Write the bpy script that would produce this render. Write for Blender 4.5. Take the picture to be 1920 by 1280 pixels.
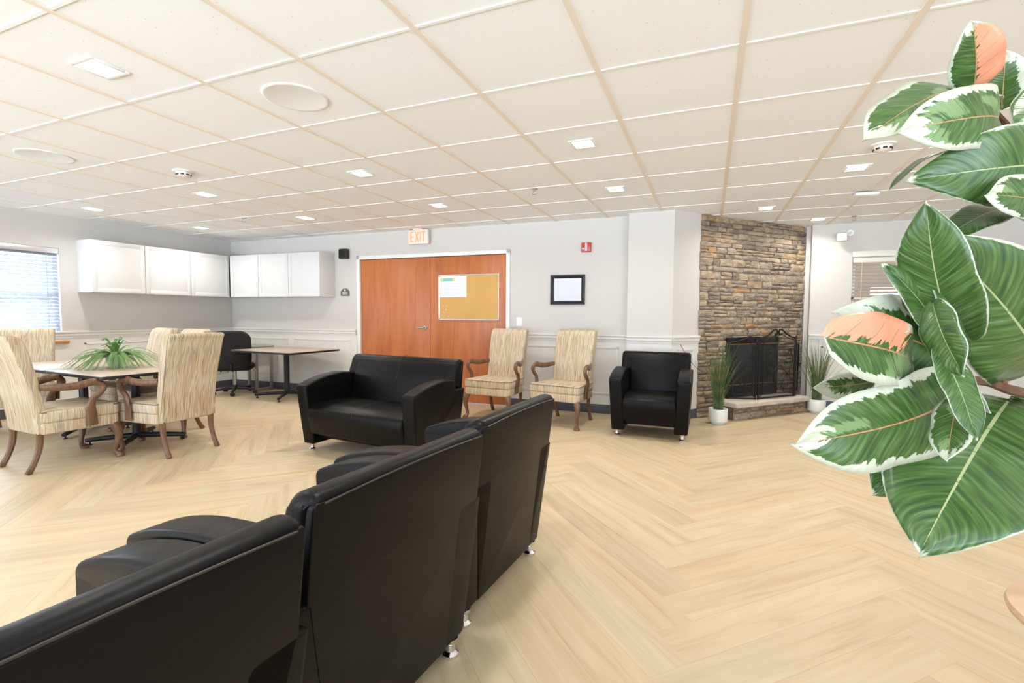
import bpy, bmesh, math, random
from mathutils import Vector, Matrix, noise
R = math.radians
PI = math.pi
random.seed(7)
S = bpy.context.scene
C = S.collection
for o in list(bpy.data.objects): bpy.data.objects.remove(o)

# ------------------------------------------------------------ camera, world, exposure
CEIL = 2.441
cam = bpy.data.cameras.new('camera'); camo = bpy.data.objects.new('camera', cam); C.objects.link(camo)
cam.sensor_width = 36; cam.lens = 900/1920*36; cam.clip_start = .02
camo.matrix_world = Matrix.Translation((0, 0, 1.23)) @ Matrix.Rotation(.3885, 4, 'Z') @ Matrix.Rotation(-.0545, 4, 'X') @ Matrix.Rotation(-.0055, 4, 'Y') @ Matrix.Rotation(PI/2, 4, 'X')
S.camera = camo
w = bpy.data.worlds.new('daylight'); S.world = w; w.use_nodes = True
bg = w.node_tree.nodes['Background']; bg.inputs[0].default_value = (.86, .93, 1, 1); bg.inputs[1].default_value = 1.0
_t = w.node_tree; _g = _t.nodes.new('ShaderNodeTexCoord'); _s = _t.nodes.new('ShaderNodeSeparateXYZ'); _t.links.new(_g.outputs['Generated'], _s.inputs[0])
_r = _t.nodes.new('ShaderNodeMapRange'); _r.inputs['From Min'].default_value = -.06; _r.inputs['From Max'].default_value = .02; _t.links.new(_s.outputs['Z'], _r.inputs[0])
_m = _t.nodes.new('ShaderNodeMix'); _m.data_type = 'RGBA'; _t.links.new(_r.outputs[0], _m.inputs[0])
_m.inputs[6].default_value = (7.4, 8.4, 9.6, 1)       # lower half over-bright: added fill light thrown up onto the ceiling
_m.inputs[7].default_value = (2.0, 2.45, 3.1, 1)       # overcast sky
_t.links.new(_m.outputs[2], bg.inputs[0])
S.view_settings.view_transform = 'Standard'; S.view_settings.look = 'None'; S.view_settings.gamma = 1
S.view_settings.exposure = .28
LAMP_W = 7.5
LAMP_COL = (1, .97, .92)

# ------------------------------------------------------------ materials
def new(name, col, rough=.5, metal=0, spec=.5):
    m = bpy.data.materials.new(name); m.use_nodes = True
    b = m.node_tree.nodes['Principled BSDF']
    b.inputs['Base Color'].default_value = (*col, 1); b.inputs['Roughness'].default_value = rough
    b.inputs['Metallic'].default_value = metal; b.inputs['Specular IOR Level'].default_value = spec
    return m
class NT:
    def __init__(s, m): s.t = m.node_tree; s.b = s.t.nodes['Principled BSDF']
    def n(s, k, **kw):
        x = s.t.nodes.new(k)
        for a, v in kw.items(): setattr(x, a, v)
        return x
    def l(s, a, b): s.t.links.new(a, b)
    def val(s, i, v):
        if hasattr(v, 'is_linked') or isinstance(v, bpy.types.NodeSocket): s.l(v, i)
        else: i.default_value = v
    def math(s, op, a, b=0, c=None, clamp=False):
        x = s.n('ShaderNodeMath', operation=op); x.use_clamp = clamp
        s.val(x.inputs[0], a); s.val(x.inputs[1], b)
        if c is not None: s.val(x.inputs[2], c)
        return x.outputs[0]
    def comb(s, a, b, c):
        x = s.n('ShaderNodeCombineXYZ')
        for i, v in enumerate((a, b, c)): s.val(x.inputs[i], v)
        return x.outputs[0]
    def sep(s, v):
        x = s.n('ShaderNodeSeparateXYZ'); s.l(v, x.inputs[0]); return x.outputs
    def noise(s, v, scale=1, det=2, rough=.5, dist=0):
        x = s.n('ShaderNodeTexNoise'); s.l(v, x.inputs['Vector'])
        x.inputs['Scale'].default_value = scale; x.inputs['Detail'].default_value = det
        x.inputs['Roughness'].default_value = rough; x.inputs['Distortion'].default_value = dist
        return x.outputs['Fac']
    def ramp(s, f, stops, interp='LINEAR'):
        x = s.n('ShaderNodeValToRGB'); s.l(f, x.inputs[0]); e = x.color_ramp.elements; x.color_ramp.interpolation = interp
        while len(e) < len(stops): e.new(.5)
        for i, (p, c) in enumerate(stops): e[i].position = p; e[i].color = (*c, 1)
        return x.outputs[0]
    def mix(s, f, a, b, mode='MIX'):
        x = s.n('ShaderNodeMix', data_type='RGBA', blend_type=mode)
        s.val(x.inputs[0], f)
        for i, v in ((6, a), (7, b)):
            if isinstance(v, tuple): x.inputs[i].default_value = (*v, 1)
            else: s.l(v, x.inputs[i])
        return x.outputs[2]
    def coord(s, k='Object'): return s.n('ShaderNodeTexCoord').outputs[k]
    def bump(s, h, st=.3, d=.01):
        x = s.n('ShaderNodeBump'); x.inputs['Strength'].default_value = st; x.inputs['Distance'].default_value = d
        s.l(h, x.inputs['Height']); s.l(x.outputs[0], s.b.inputs['Normal'])
    def color(s, c): s.l(c, s.b.inputs['Base Color'])

def plaster(name, col):
    m = new(name, col, .75); t = NT(m); co = t.coord()
    t.color(t.mix(t.noise(co, 3), tuple(c*.985 for c in col), col)); t.bump(t.noise(co, 180), .05, .002); return m
M = {}
M['wall'] = plaster('wall_paint', (.605, .575, .535))
M['wains'] = plaster('wainscot_paint', (.74, .715, .665))
M['trim'] = new('trim_paint', (.80, .785, .75), .35)
M['white'] = new('white_plastic', (.82, .82, .80), .4)
M['cab'] = new('cabinet_white', (.70, .69, .67), .35)
M['offwhite'] = new('offwhite_plastic', (.74, .70, .64), .5)
M['baseboard'] = new('dark_vinyl', (.075, .08, .10), .45)
M['black'] = new('black_plastic', (.015, .015, .017), .45)
M['blackmetal'] = new('black_metal', (.018, .018, .022), .38, .3)
M['iron'] = new('wrought_iron', (.02, .018, .018), .45, .6)
M['chrome'] = new('chrome', (.8, .8, .82), .12, 1)
M['steel'] = new('grey_metal', (.42, .41, .37), .35, .7)
M['silver'] = new('silver_frame', (.75, .76, .78), .3, .7)
M['paper'] = new('paper', (.80, .80, .84), .6)
M['glass_dark'] = new('firebox_glass', (.03, .03, .03), .12)
M['red'] = new('red_plastic', (.55, .05, .035), .35)
M['pot'] = new('white_ceramic', (.82, .81, .79), .3)
M['teal'] = new('teal_ink', (.18, .55, .48), .6)
M['sage'] = new('sage_plaque', (.12, .12, .07), .5)
M['sill'] = new('orange_wood_sill', (.55, .20, .05), .4)
M['brass'] = new('brass_strip', (.65, .32, .08), .35, .8)
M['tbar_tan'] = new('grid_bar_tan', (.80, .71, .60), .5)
M['tbar'] = new('grid_bar_white', (.88, .88, .88), .4)
M['shelfgrey'] = new('grey_laminate', (.40, .40, .36), .5)
M['soil'] = new('soil', (.05, .03, .02), .9)
M['yellow'] = new('yellow_ink', (.75, .62, .12), .6)
M['greyink'] = new('grey_ink', (.55, .55, .60), .6)

def emis(name, col, st):
    m = new(name, col, .5); b = m.node_tree.nodes['Principled BSDF']
    b.inputs['Emission Color'].default_value = (*col, 1); b.inputs['Emission Strength'].default_value = st; return m
M['lamp'] = emis('lamp_diffuser', (1, .95, .87), 9)
M['exit'] = emis('exit_red', (1, .16, .05), 1.6)
M['led'] = emis('led_red', (1, .1, .05), 2)

m = M['tile'] = new('ceiling_tile', (.87, .88, .885), .85, spec=.2); t = NT(m); co = t.coord()
v = t.n('ShaderNodeTexVoronoi'); t.l(co, v.inputs['Vector']); v.inputs['Scale'].default_value = 26
sp = t.math('LESS_THAN', v.outputs['Distance'], .075)
gate = t.math('GREATER_THAN', t.noise(co, 7), .50)
t.color(t.mix(t.math('MULTIPLY', t.math('MULTIPLY', sp, gate), .6), (.87, .88, .885), (.42, .38, .36))); t.bump(t.noise(co, 220, 3), .12, .003)

m = M['floor'] = new('vinyl_plank', (.7, .5, .3), .42, spec=.3); t = NT(m); uv = t.sep(t.coord('UV'))
at = t.n('ShaderNodeAttribute', attribute_name='pid').outputs['Fac']
u2 = t.math('ADD', t.math('MULTIPLY', uv[0], 1.1), t.math('MULTIPLY', at, 91)); v2 = t.math('ADD', t.math('MULTIPLY', uv[1], 13), t.math('MULTIPLY', at, 37))
n1 = t.noise(t.comb(u2, v2, 0), 1.2, 4, .6, .8)
n2 = t.noise(t.comb(t.math('MULTIPLY', u2, 2), t.math('MULTIPLY', v2, 9), 0), 1, 2)
base = t.ramp(n1, [(.25, (.47, .35, .21)), (.45, (.585, .47, .30)), (.6, (.625, .515, .34)), (.8, (.68, .585, .41))])
base = t.mix(t.math('MULTIPLY', n2, .22), base, (.46, .31, .18))
tint = t.ramp(at, [(0, (.90, .885, .87)), (.5, (1, 1, 1)), (1, (1.0, .95, .9))])
base = t.mix(1, base, tint, 'MULTIPLY')
ev = t.math('ABSOLUTE', t.math('SUBTRACT', uv[1], .09)); edge = t.math('GREATER_THAN', ev, .0885)
base = t.mix(t.math('MULTIPLY', edge, .35), base, (.38, .24, .13))
t.color(base); t.bump(n2, .06, .002)
t.l(t.math('ADD', t.math('MULTIPLY', n1, .2), .34), t.b.inputs['Roughness'])

def wood(name, cols, rough=.35, sc=1, axis='z'):
    m = new(name, cols[0], rough); t = NT(m); x, y, z = t.sep(t.coord())
    if axis == 'x': x, z = z, x
    v = t.comb(t.math('MULTIPLY', x, 9*sc), t.math('MULTIPLY', y, 9*sc), t.math('MULTIPLY', z, .9*sc))
    n = t.noise(v, 1, 3, .55, 1.6); g = t.noise(t.comb(t.math('MULTIPLY', x, 120*sc), t.math('MULTIPLY', y, 120*sc), t.math('MULTIPLY', z, 4*sc)), 1, 2)
    c = t.ramp(n, [(.3, cols[0]), (.5, cols[1]), (.7, cols[2])])
    t.color(t.mix(t.math('MULTIPLY', g, .35), c, cols[0])); return m
M['door'] = wood('cherry_veneer', [(.40, .115, .032), (.50, .155, .045), (.56, .19, .06)], .38, .8)
M['chairwood'] = wood('walnut_wood', [(.10, .045, .022), (.19, .095, .05), (.25, .135, .075)], .3, 2)
M['tabletop'] = wood('beige_laminate', [(.50, .385, .28), (.55, .43, .32), (.60, .48, .37)], .3, .6, 'x')
M['sidewood'] = wood('tan_wood', [(.52, .34, .20), (.60, .41, .25), (.64, .45, .28)], .4, .7, 'x')

m = M['leather'] = new('black_leather', (.003, .0024, .0024), .40, spec=.17); t = NT(m); co = t.coord()
t.bump(t.noise(co, 160, 3), .10, .002)
nn = t.noise(co, 5, 3); t.l(t.math('ADD', t.math('MULTIPLY', nn, .16), .31), t.b.inputs['Roughness'])
M['leather_rib'] = new('leather_piping', (.025, .018, .014), .4)
M['meshfab'] = new('black_fabric', (.012, .011, .012), .85)

m = M['stripe'] = new('striped_upholstery', (.5, .4, .3), .85, spec=.2); t = NT(m); tc = t.n('ShaderNodeTexCoord')
x, y, z = t.sep(tc.outputs['Object']); nx, ny, nz = t.sep(tc.outputs['Normal'])
f = t.math('GREATER_THAN', t.math('ABSOLUTE', nx), .7)
h = t.math('ADD', t.math('MULTIPLY', x, t.math('SUBTRACT', 1, f)), t.math('MULTIPLY', y, f))
g = t.math('ADD', z, t.math('MULTIPLY', y, t.math('SUBTRACT', 1, f)))
wv = t.math('MULTIPLY', t.noise(t.comb(t.math('MULTIPLY', h, 14), t.math('MULTIPLY', g, 9), 0), 1, 1), .030)
hh = t.math('ADD', h, wv)
n = t.noise(t.comb(t.math('MULTIPLY', hh, 62), t.math('MULTIPLY', g, 2.2), 3), 1, 1.5)
c = t.ramp(n, [(.26, (.24, .18, .13)), (.36, (.46, .32, .18)), (.43, (.60, .47, .31)), (.51, (.65, .56, .42)), (.57, (.38, .31, .25)), (.63, (.58, .41, .23)), (.74, (.38, .35, .33))])
t.color(c); t.bump(t.noise(tc.outputs['Object'], 300), .15, .002)
M['welt'] = new('welt_cord', (.22, .17, .12), .8)

m = M['cork'] = new('cork_board', (.62, .36, .11), .8); t = NT(m); co = t.coord()
t.color(t.mix(t.noise(co, 2.5, 1), (.56, .30, .085), (.64, .385, .13)))

def stone_mat(name, a, b, c2):
    m = new(name, a, .85, spec=.25); t = NT(m); co = t.coord(); at = t.n('ShaderNodeAttribute', attribute_name='sid').outputs['Fac']
    x, y, z = t.sep(co); vv = t.comb(t.math('ADD', x, t.math('MULTIPLY', at, 50)), y, t.math('MULTIPLY', z, 2.2))
    n = t.noise(vv, 7, 5, .65, .6); c = t.ramp(n, [(.3, b), (.5, a), (.68, c2)])
    tint = t.ramp(at, [(0, (.55, .52, .50)), (.25, (.85, .83, .84)), (.5, (1, .96, .88)), (.72, (1.05, .95, .8)), (.86, (.75, .75, .80)), (.95, (1.0, .82, .62)), (1, (1.15, .74, .42))], 'CONSTANT' if False else 'LINEAR')
    t.color(t.mix(1, c, tint, 'MULTIPLY')); t.bump(t.noise(vv, 28, 5), .8, .02); return m
M['stone'] = stone_mat('ledge_stone', (.36, .295, .225), (.19, .155, .125), (.50, .42, .33))
M['mortar'] = plaster('mortar', (.34, .28, .20))
m = M['slab'] = new('limestone_slab', (.62, .54, .45), .7); t = NT(m); co = t.coord(); nn = t.noise(co, 9, 4); t.color(t.ramp(nn, [(.3, (.50, .43, .35)), (.7, (.68, .61, .53))])); t.bump(nn, .4, .02)
m = M['frond'] = new('fern_green', (.13, .30, .06), .5); t = NT(m); t.color(t.mix(t.noise(t.coord(), 18), (.07, .20, .035), (.24, .44, .12)))
m = M['grass'] = new('grass_green', (.05, .10, .03), .6); t = NT(m); t.color(t.ramp(t.noise(t.coord(), 9), [(.35, (.035, .07, .02)), (.55, (.09, .15, .035)), (.72, (.24, .15, .05))]))
M['blind'] = new('blind_slat', (.33, .36, .41), .5)
M['blindtan'] = new('blind_slat_tan', (.70, .58, .46), .5)
m = M['blind']; b = m.node_tree.nodes['Principled BSDF']; b.inputs['Subsurface Weight'].default_value = 0
mg = M['glass'] = new('window_glass', (1, 1, 1), .02); b = mg.node_tree.nodes['Principled BSDF']; b.inputs['Transmission Weight'].default_value = 1; b.inputs['IOR'].default_value = 1.03
m = M['screenmesh'] = new('mesh_screen', (.02, .02, .02), .7); b = m.node_tree.nodes['Principled BSDF']; b.inputs['Alpha'].default_value = .38

def leaf_mat(name, style):
    m = new(name, (.08, .2, .04), .3, spec=.5); t = NT(m); u, v, _ = t.sep(t.coord('UV'))
    rnd = t.n('ShaderNodeObjectInfo').outputs['Random']
    au = t.math('ABSOLUTE', u)
    # side veins run obliquely: streak coordinate
    sk = t.math('SUBTRACT', t.math('MULTIPLY', v, 1.0), t.math('MULTIPLY', au, .16))
    sgn = t.math('MULTIPLY', t.math('SIGN', u), 3.0)
    st = t.noise(t.comb(t.math('MULTIPLY', sk, 60), t.math('ADD', t.math('MULTIPLY', au, 1.2), t.math('MULTIPLY', rnd, 30)), sgn), 1, 3)
    jag = t.noise(t.comb(t.math('MULTIPLY', sk, 26), t.math('MULTIPLY', au, 2.0), t.math('ADD', sgn, t.math('MULTIPLY', rnd, 40))), 1, 3, .6)
    big = t.noise(t.comb(t.math('MULTIPLY', v, 3.2), t.math('MULTIPLY', u, 1.2), t.math('ADD', 9, t.math('MULTIPLY', rnd, 20))), 1, 1)
    green = t.ramp(st, [(.28, (.014, .040, .014)), (.46, (.034, .080, .016)), (.6, (.062, .125, .028)), (.76, (.12, .18, .10))])
    cream = t.mix(st, (.37, .385, .27), (.49, .51, .42))
    pink = t.mix(st, (.62, .21, .115), (.68, .29, .18))
    d = t.math('MINIMUM', t.math('SUBTRACT', 1, au), t.math('MULTIPLY', t.math('SUBTRACT', 1, v), 2.2))   # distance to the edge
    wdt = {'thin': .055, 'wide': .22, 'cream': .45, 'pink': .24, 'pinkhalf': .20}[style]
    amp = {'thin': .12, 'wide': .55, 'cream': .8, 'pink': .5, 'pinkhalf': .4}[style]
    thr = t.math('ADD', wdt, t.math('MULTIPLY', t.math('ADD', t.math('SUBTRACT', jag, .5), t.math('MULTIPLY', t.math('SUBTRACT', big, .5), 1.0)), amp))
    thr = t.math('MAXIMUM', thr, .035)
    em = t.math('MULTIPLY', t.math('SUBTRACT', thr, d), 40, clamp=True)
    col = t.mix(em, green, cream)
    pale = t.math('MULTIPLY', t.math('SUBTRACT', t.math('ADD', big, t.math('MULTIPLY', st, .25)), .70), 30, clamp=True)
    if style in ('wide', 'cream', 'pink'): col = t.mix(t.math('MULTIPLY', pale, t.math('SUBTRACT', 1, em)), col, (.14, .22, .085))
    if style in ('pink', 'pinkhalf'):
        if style == 'pinkhalf': u = t.math('MULTIPLY', u, -1)
        side = t.math('MULTIPLY', t.math('ADD', u, t.math('MULTIPLY', t.math('SUBTRACT', jag, .62 if style == 'pink' else .5), 1.0)), 30, clamp=True)
        pk = t.math('MULTIPLY', t.math('MULTIPLY', side, t.math('GREATER_THAN', u, .02)), t.math('LESS_THAN', t.math('ADD', v, t.math('MULTIPLY', jag, .3)), .78 if style == 'pink' else 1.1))
        col = t.mix(pk, col, pink)
    rib = t.math('LESS_THAN', au, t.math('SUBTRACT', .028, t.math('MULTIPLY', v, .018)))
    ribc = (.42, .20, .09) if style != 'thin' else (.30, .33, .16)
    col = t.mix(rib, col, ribc)
    vs = t.math('FRACT', t.math('ADD', t.math('MULTIPLY', sk, 6.0), rnd)); vein = t.math('MULTIPLY', t.math('LESS_THAN', vs, .045), t.math('LESS_THAN', au, .7))
    col = t.mix(t.math('MULTIPLY', vein, t.math('SUBTRACT', .55, t.math('MULTIPLY', em, .4))), col, (.05, .08, .02))
    t.color(col)
    t.b.inputs['Subsurface Weight'].default_value = 0
    wv = t.n('ShaderNodeMath', operation='SINE'); t.l(t.math('MULTIPLY', sk, 150), wv.inputs[0])
    t.bump(wv.outputs[0], .06, .0015); return m
for s_ in ('thin', 'wide', 'cream', 'pink', 'pinkhalf'): M['leaf_'+s_] = leaf_mat('rubber_leaf_'+s_, s_)
M['bark'] = wood('brown_bark', [(.07, .03, .015), (.13, .055, .03), (.18, .08, .04)], .6, 3)
M['petiole'] = new('petiole', (.28, .26, .09), .5)

# ------------------------------------------------------------ mesh helpers
class MB:
    def __init__(s): s.bm = bmesh.new(); s.mi = 0; s.flat = True
    def _add(s, vs, fs, smooth=True):
        V = [s.bm.verts.new(v) for v in vs]
        for f in fs:
            try: F = s.bm.faces.new([V[i] for i in f]); F.material_index = s.mi; F.smooth = smooth and not (s.flat and len(f) > 8)
            except ValueError: pass
        return V
    def box(s, a, b, r=0, mat=None, seg=2):
        x0, y0, z0 = [min(p, q) for p, q in zip(a, b)]; x1, y1, z1 = [max(p, q) for p, q in zip(a, b)]
        t = bmesh.new(); bmesh.ops.create_cube(t, size=1)
        for v in t.verts: v.co = Vector(((x0+x1)/2+v.co.x*(x1-x0), (y0+y1)/2+v.co.y*(y1-y0), (z0+z1)/2+v.co.z*(z1-z0)))
        if r > 0: bmesh.ops.bevel(t, geom=t.edges[:], offset=min(r, .49*min(x1-x0, y1-y0, z1-z0)), segments=seg, affect='EDGES', profile=.5)
        s.merge(t, mat, r > 0)
    def merge(s, t, mat=None, smooth=True):
        vs = [(mat @ v.co) if mat else v.co.copy() for v in t.verts]
        t.verts.index_update(); s._add(vs, [[v.index for v in f.verts] for f in t.faces], smooth); t.free()
    def tube(s, pts, r, n=8, cap=True, flat=1.0, up=None):
        pts = [Vector(p) for p in pts]; k = len(pts); rr = r if isinstance(r, (list, tuple)) else [r]*k
        rings = []; prev = None
        for i, p in enumerate(pts):
            d = (pts[min(i+1, k-1)]-pts[max(i-1, 0)]).normalized()
            if up is not None: a = Vector(up); a = (a-d*a.dot(d)).normalized()
            elif prev is None: a = d.cross(Vector((0, 0, 1))) if abs(d.z) < .9 else d.cross(Vector((1, 0, 0))); a.normalize()
            else: a = (prev-d*prev.dot(d)).normalized()
            prev = a; b = d.cross(a)
            ri = rr[i]; ra, rb = ri if isinstance(ri, tuple) else (ri, ri*flat)
            rings.append([p+a*math.cos(2*PI*j/n)*ra+b*math.sin(2*PI*j/n)*rb for j in range(n)])
        vs = [v for ring in rings for v in ring]; fs = []
        for i in range(k-1):
            for j in range(n): fs.append([i*n+j, i*n+(j+1) % n, (i+1)*n+(j+1) % n, (i+1)*n+j])
        if cap: fs.append(list(range(n))[::-1]); fs.append([(k-1)*n+j for j in range(n)])
        s._add(vs, fs)
    def lathe(s, prof, c=(0, 0, 0), n=28, mat=None):
        vs = []; fs = []; c = Vector(c)
        for r, z in prof:
            for j in range(n):
                p = Vector((c.x+r*math.cos(2*PI*j/n), c.y+r*math.sin(2*PI*j/n), c.z+z)); vs.append(mat @ p if mat else p)
        for i in range(len(prof)-1):
            for j in range(n): fs.append([i*n+j, i*n+(j+1) % n, (i+1)*n+(j+1) % n, (i+1)*n+j])
        if prof[0][0] > 1e-5: fs.append(list(range(n))[::-1])
        if prof[-1][0] > 1e-5: fs.append([(len(prof)-1)*n+j for j in range(n)])
        s._add(vs, fs)
    def rprism(s, prof, a, b, r=.012, axis='x', n=4, fn=None):
        """profile polygon (2D, CCW) extruded from a to b with rounded end edges"""
        P = [Vector(p) for p in prof]; k = len(P)
        area = sum(P[i].x*P[(i+1) % k].y-P[(i+1) % k].x*P[i].y for i in range(k))
        if area < 0: P.reverse()
        nor = []
        for i in range(k):
            e1 = (P[i]-P[i-1]).normalized(); e2 = (P[(i+1) % k]-P[i]).normalized()
            m = Vector((e1.y+e2.y, -(e1.x+e2.x))); L = m.length
            m = m/L if L > 1e-6 else Vector((e1.y, -e1.x)); nor.append(m/max(.5, Vector((e1.y, -e1.x)).dot(m)))
        rings = []
        for i in range(n+1):
            th = PI/2*i/n; rings.append((a+r*(1-math.sin(th)), r*(1-math.cos(th))))
        rings = [(a+r*(1-math.sin(PI/2*i/n)), r*(1-math.cos(PI/2*i/n))) for i in range(n+1)]   # i=0: full outline at a+r ; i=n: inset r at a
        seq = rings[::-1]+[(a+b-p, q) for p, q in rings]
        vs = []; fs = []
        for p, q in seq:
            for i in range(k):
                x = P[i]-nor[i]*q
                v = {'x': Vector((p, x.x, x.y)), 'y': Vector((x.x, p, x.y)), 'z': Vector((x.x, x.y, p))}[axis]
                vs.append(fn(v) if fn else v)
        for i in range(len(seq)-1):
            for j in range(k): fs.append([i*k+j, i*k+(j+1) % k, (i+1)*k+(j+1) % k, (i+1)*k+j])
        fs.append(list(range(k))[::-1]); fs.append([(len(seq)-1)*k+j for j in range(k)])
        s._add(vs, fs)
    def quad(s, a, b, c, d, smooth=False): s._add([a, b, c, d], [[0, 1, 2, 3]], smooth)
    def build(s, name, mats, parent=None, sharp=True):
        bmesh.ops.triangulate(s.bm, faces=[f for f in s.bm.faces if len(f.verts) > 4], ngon_method='EAR_CLIP')
        bmesh.ops.recalc_face_normals(s.bm, faces=s.bm.faces[:])
        me = bpy.data.meshes.new(name); s.bm.to_mesh(me); s.bm.free()
        for m in (mats if isinstance(mats, list) else [mats]): me.materials.append(m)
        if sharp:
            try: me.set_sharp_from_angle(angle=R(42))
            except Exception: pass
        o = bpy.data.objects.new(name, me); C.objects.link(o)
        if parent: o.parent = parent
        return o
def rpoly(pts, rad=.02, n=4):
    """round the corners of a polygon"""
    out = []; k = len(pts); rr = rad if isinstance(rad, (list, tuple)) else [rad]*k
    for i in range(k):
        p = Vector(pts[i]); a = Vector(pts[i-1])-p; b = Vector(pts[(i+1) % k])-p; r = min(rr[i], a.length*.45, b.length*.45)
        if r < 1e-4: out.append(tuple(p)); continue
        p0 = p+a.normalized()*r; p1 = p+b.normalized()*r
        for j in range(n+1):
            t = j/n; out.append(tuple(p0*(1-t)**2+p*2*t*(1-t)+p1*t*t))
    return out
def spline(pts, n=6):
    P = [Vector(p) for p in pts]; out = []
    for i in range(len(P)-1):
        p0, p1, p2, p3 = P[max(i-1, 0)], P[i], P[i+1], P[min(i+2, len(P)-1)]
        for j in range(n):
            t = j/n; out.append(.5*((2*p1)+(p2-p0)*t+(2*p0-5*p1+4*p2-p3)*t*t+(3*p1-p0-3*p2+p3)*t**3))
    out.append(P[-1]); return out
def lerpl(vals, k):
    out = []
    for i in range(k):
        f = i/(k-1)*(len(vals)-1); a = min(int(f), len(vals)-2); t = f-a; p, q = vals[a], vals[a+1]
        out.append(tuple(x*(1-t)+y*t for x, y in zip(p, q)) if isinstance(p, tuple) else p*(1-t)+q*t)
    return out
def tag(o, label=None, cat=None, group=None, kind=None):
    if label: o['label'] = label
    if cat: o['category'] = cat
    if group: o['group'] = group
    if kind: o['kind'] = kind
    return o
def thing(name, label, cat, loc=(0, 0, 0), rot=0, group=None):
    o = bpy.data.objects.new(name, None); C.objects.link(o); o.empty_display_size = .1
    o.location = loc; o.rotation_euler = (0, 0, R(rot)); return tag(o, label, cat, group)
def struct(o): o['kind'] = 'structure'; return o
def copy_tree(o, parent=None):
    c = o.copy(); C.objects.link(c); c.parent = parent
    for ch in list(o.children): copy_tree(ch, c)
    return c
def dup(o, loc, rot, label, group=None):
    c = copy_tree(o); c.location = loc; c.rotation_euler = (0, 0, R(rot)); c['label'] = label
    if group: c['group'] = group
    return c

# ------------------------------------------------------------ room shell
XL = -7.5; YB0 = 6.035; MB_ = .0355; ANG = math.degrees(math.atan(MB_))
def wy(x): return YB0+MB_*x                   # back wall line
BW = Matrix.Translation((0, YB0, 0)) @ Matrix.Rotation(R(ANG), 4, 'Z')   # local frame of the back wall: x along, -y into the room
def onwall(o): o.matrix_world = BW; return o
FA = Vector((-.11, 6.19)); FD = Vector((1.29, 1.40)).normalized(); FN = Vector((FD.y, -FD.x)); FL_ = 1.91
FANG = math.degrees(math.atan2(FD.y, FD.x))
FE = FA+FD*FL_
YR = 7.45

# floor: herringbone planks
b = bmesh.new(); uvl = b.loops.layers.uv.new('UVMap'); Lp, Wp = 1.26, .18
pid = b.faces.layers.float.new('pid')
rot = Matrix.Rotation(R(45), 2); OFF = Vector((-.03, 2.27))
def clipadd(quad, uvs, val):
    if all(q.x < -7.9 for q in quad) or all(q.x > 6.3 for q in quad) or all(q.y < -3.2 for q in quad) or all(q.y > 8.0 for q in quad): return
    vs = [b.verts.new((q.x, q.y, 0)) for q in quad]; f = b.faces.new(vs); f[pid] = val
    for l, u in zip(f.loops, uvs): l[uvl].uv = u
NR = 7   # planks per length
Lp = NR*Wp
for i in range(-60, 60):
    for j in range(-10, 10):
        # diagonal lattice: horizontal plank at (i*W + j*2L.., i*W)
        ox = i*Wp+j*2*Lp; oy = i*Wp
        for kind_ in (0, 1):
            if kind_ == 0: q = [(ox, oy), (ox+Lp, oy), (ox+Lp, oy+Wp), (ox, oy+Wp)]; uv_ = [(0, 0), (Lp, 0), (Lp, Wp), (0, Wp)]
            else: q = [(ox+Lp, oy-Lp+Wp), (ox+Lp+Wp, oy-Lp+Wp), (ox+Lp+Wp, oy+Wp), (ox+Lp, oy+Wp)]; uv_ = [(0, 0), (0, Wp), (Lp, Wp), (Lp, 0)]
            clipadd([rot @ Vector(p)+OFF for p in q], uv_, random.random())
me = bpy.data.meshes.new('floor'); b.to_mesh(me); b.free(); me.materials.append(M['floor'])
fl = bpy.data.objects.new('floor', me); C.objects.link(fl); struct(fl)
m_ = MB(); m_.box((-7.9, -3.2, -.12), (6.3, 8.0, -.004)); struct(m_.build('floor', M['shelfgrey']))

# ceiling with its grid
m_ = MB(); m_.box((-7.9, -3.2, CEIL), (6.3, 8.0, CEIL+.1)); ceil_ = struct(m_.build('ceiling', M['tile']))
GX, GY, GS = -5.06, 1.78, .646
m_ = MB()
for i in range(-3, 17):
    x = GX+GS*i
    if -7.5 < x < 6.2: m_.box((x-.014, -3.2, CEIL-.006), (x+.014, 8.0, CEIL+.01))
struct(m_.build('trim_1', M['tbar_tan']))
m_ = MB()
for j in range(-7, 10):
    y = GY+GS*j
    m_.box((-7.5, y-.008, CEIL-.004), (6.2, y+.008, CEIL+.01))
struct(m_.build('trim_2', M['tbar']))

# left wall, with the window opening
WY0, WY1, WZ0, WZ1 = 2.15, 3.43, .88, 2.03
m_ = MB()
m_.box((XL-.14, -3.2, 0), (XL, WY0, CEIL)); m_.box((XL-.14, WY1, 0), (XL, 5.9, CEIL))
m_.box((XL-.14, WY0, 0), (XL, WY1, WZ0)); m_.box((XL-.14, WY0, WZ1), (XL, WY1, CEIL))
struct(m_.build('wall_left', M['wall']))
RZ = .955
def rail_pieces(m_, P0, P1):
    """chair rail, upper and lower frame mouldings between two floor points (room on the left side of P0->P1 given by n)"""
    P0, P1 = Vector(P0), Vector(P1); d = (P1-P0); L = d.length; d.normalize(); n = Vector((d.y, -d.x))
    A = Matrix(((d.x, -n.x, 0, P0.x), (d.y, -n.y, 0, P0.y), (0, 0, 1, 0), (0, 0, 0, 1)))
    prof = [(0, -.045), (-.012, -.045), (-.014, -.02), (-.022, -.012), (-.022, .012), (-.034, .024), (-.034, .040), (0, .046)]
    vs = []; fs = []; k = len(prof)
    for x in (0, L):
        for y, z in prof: vs.append(A @ Vector((x, y, RZ+z)))
    for i in range(k-1): fs.append([i, i+1, k+i+1, k+i])
    fs += [list(range(k)), list(range(k, 2*k))]; m_._add(vs, fs, False)
    return A, L
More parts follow.
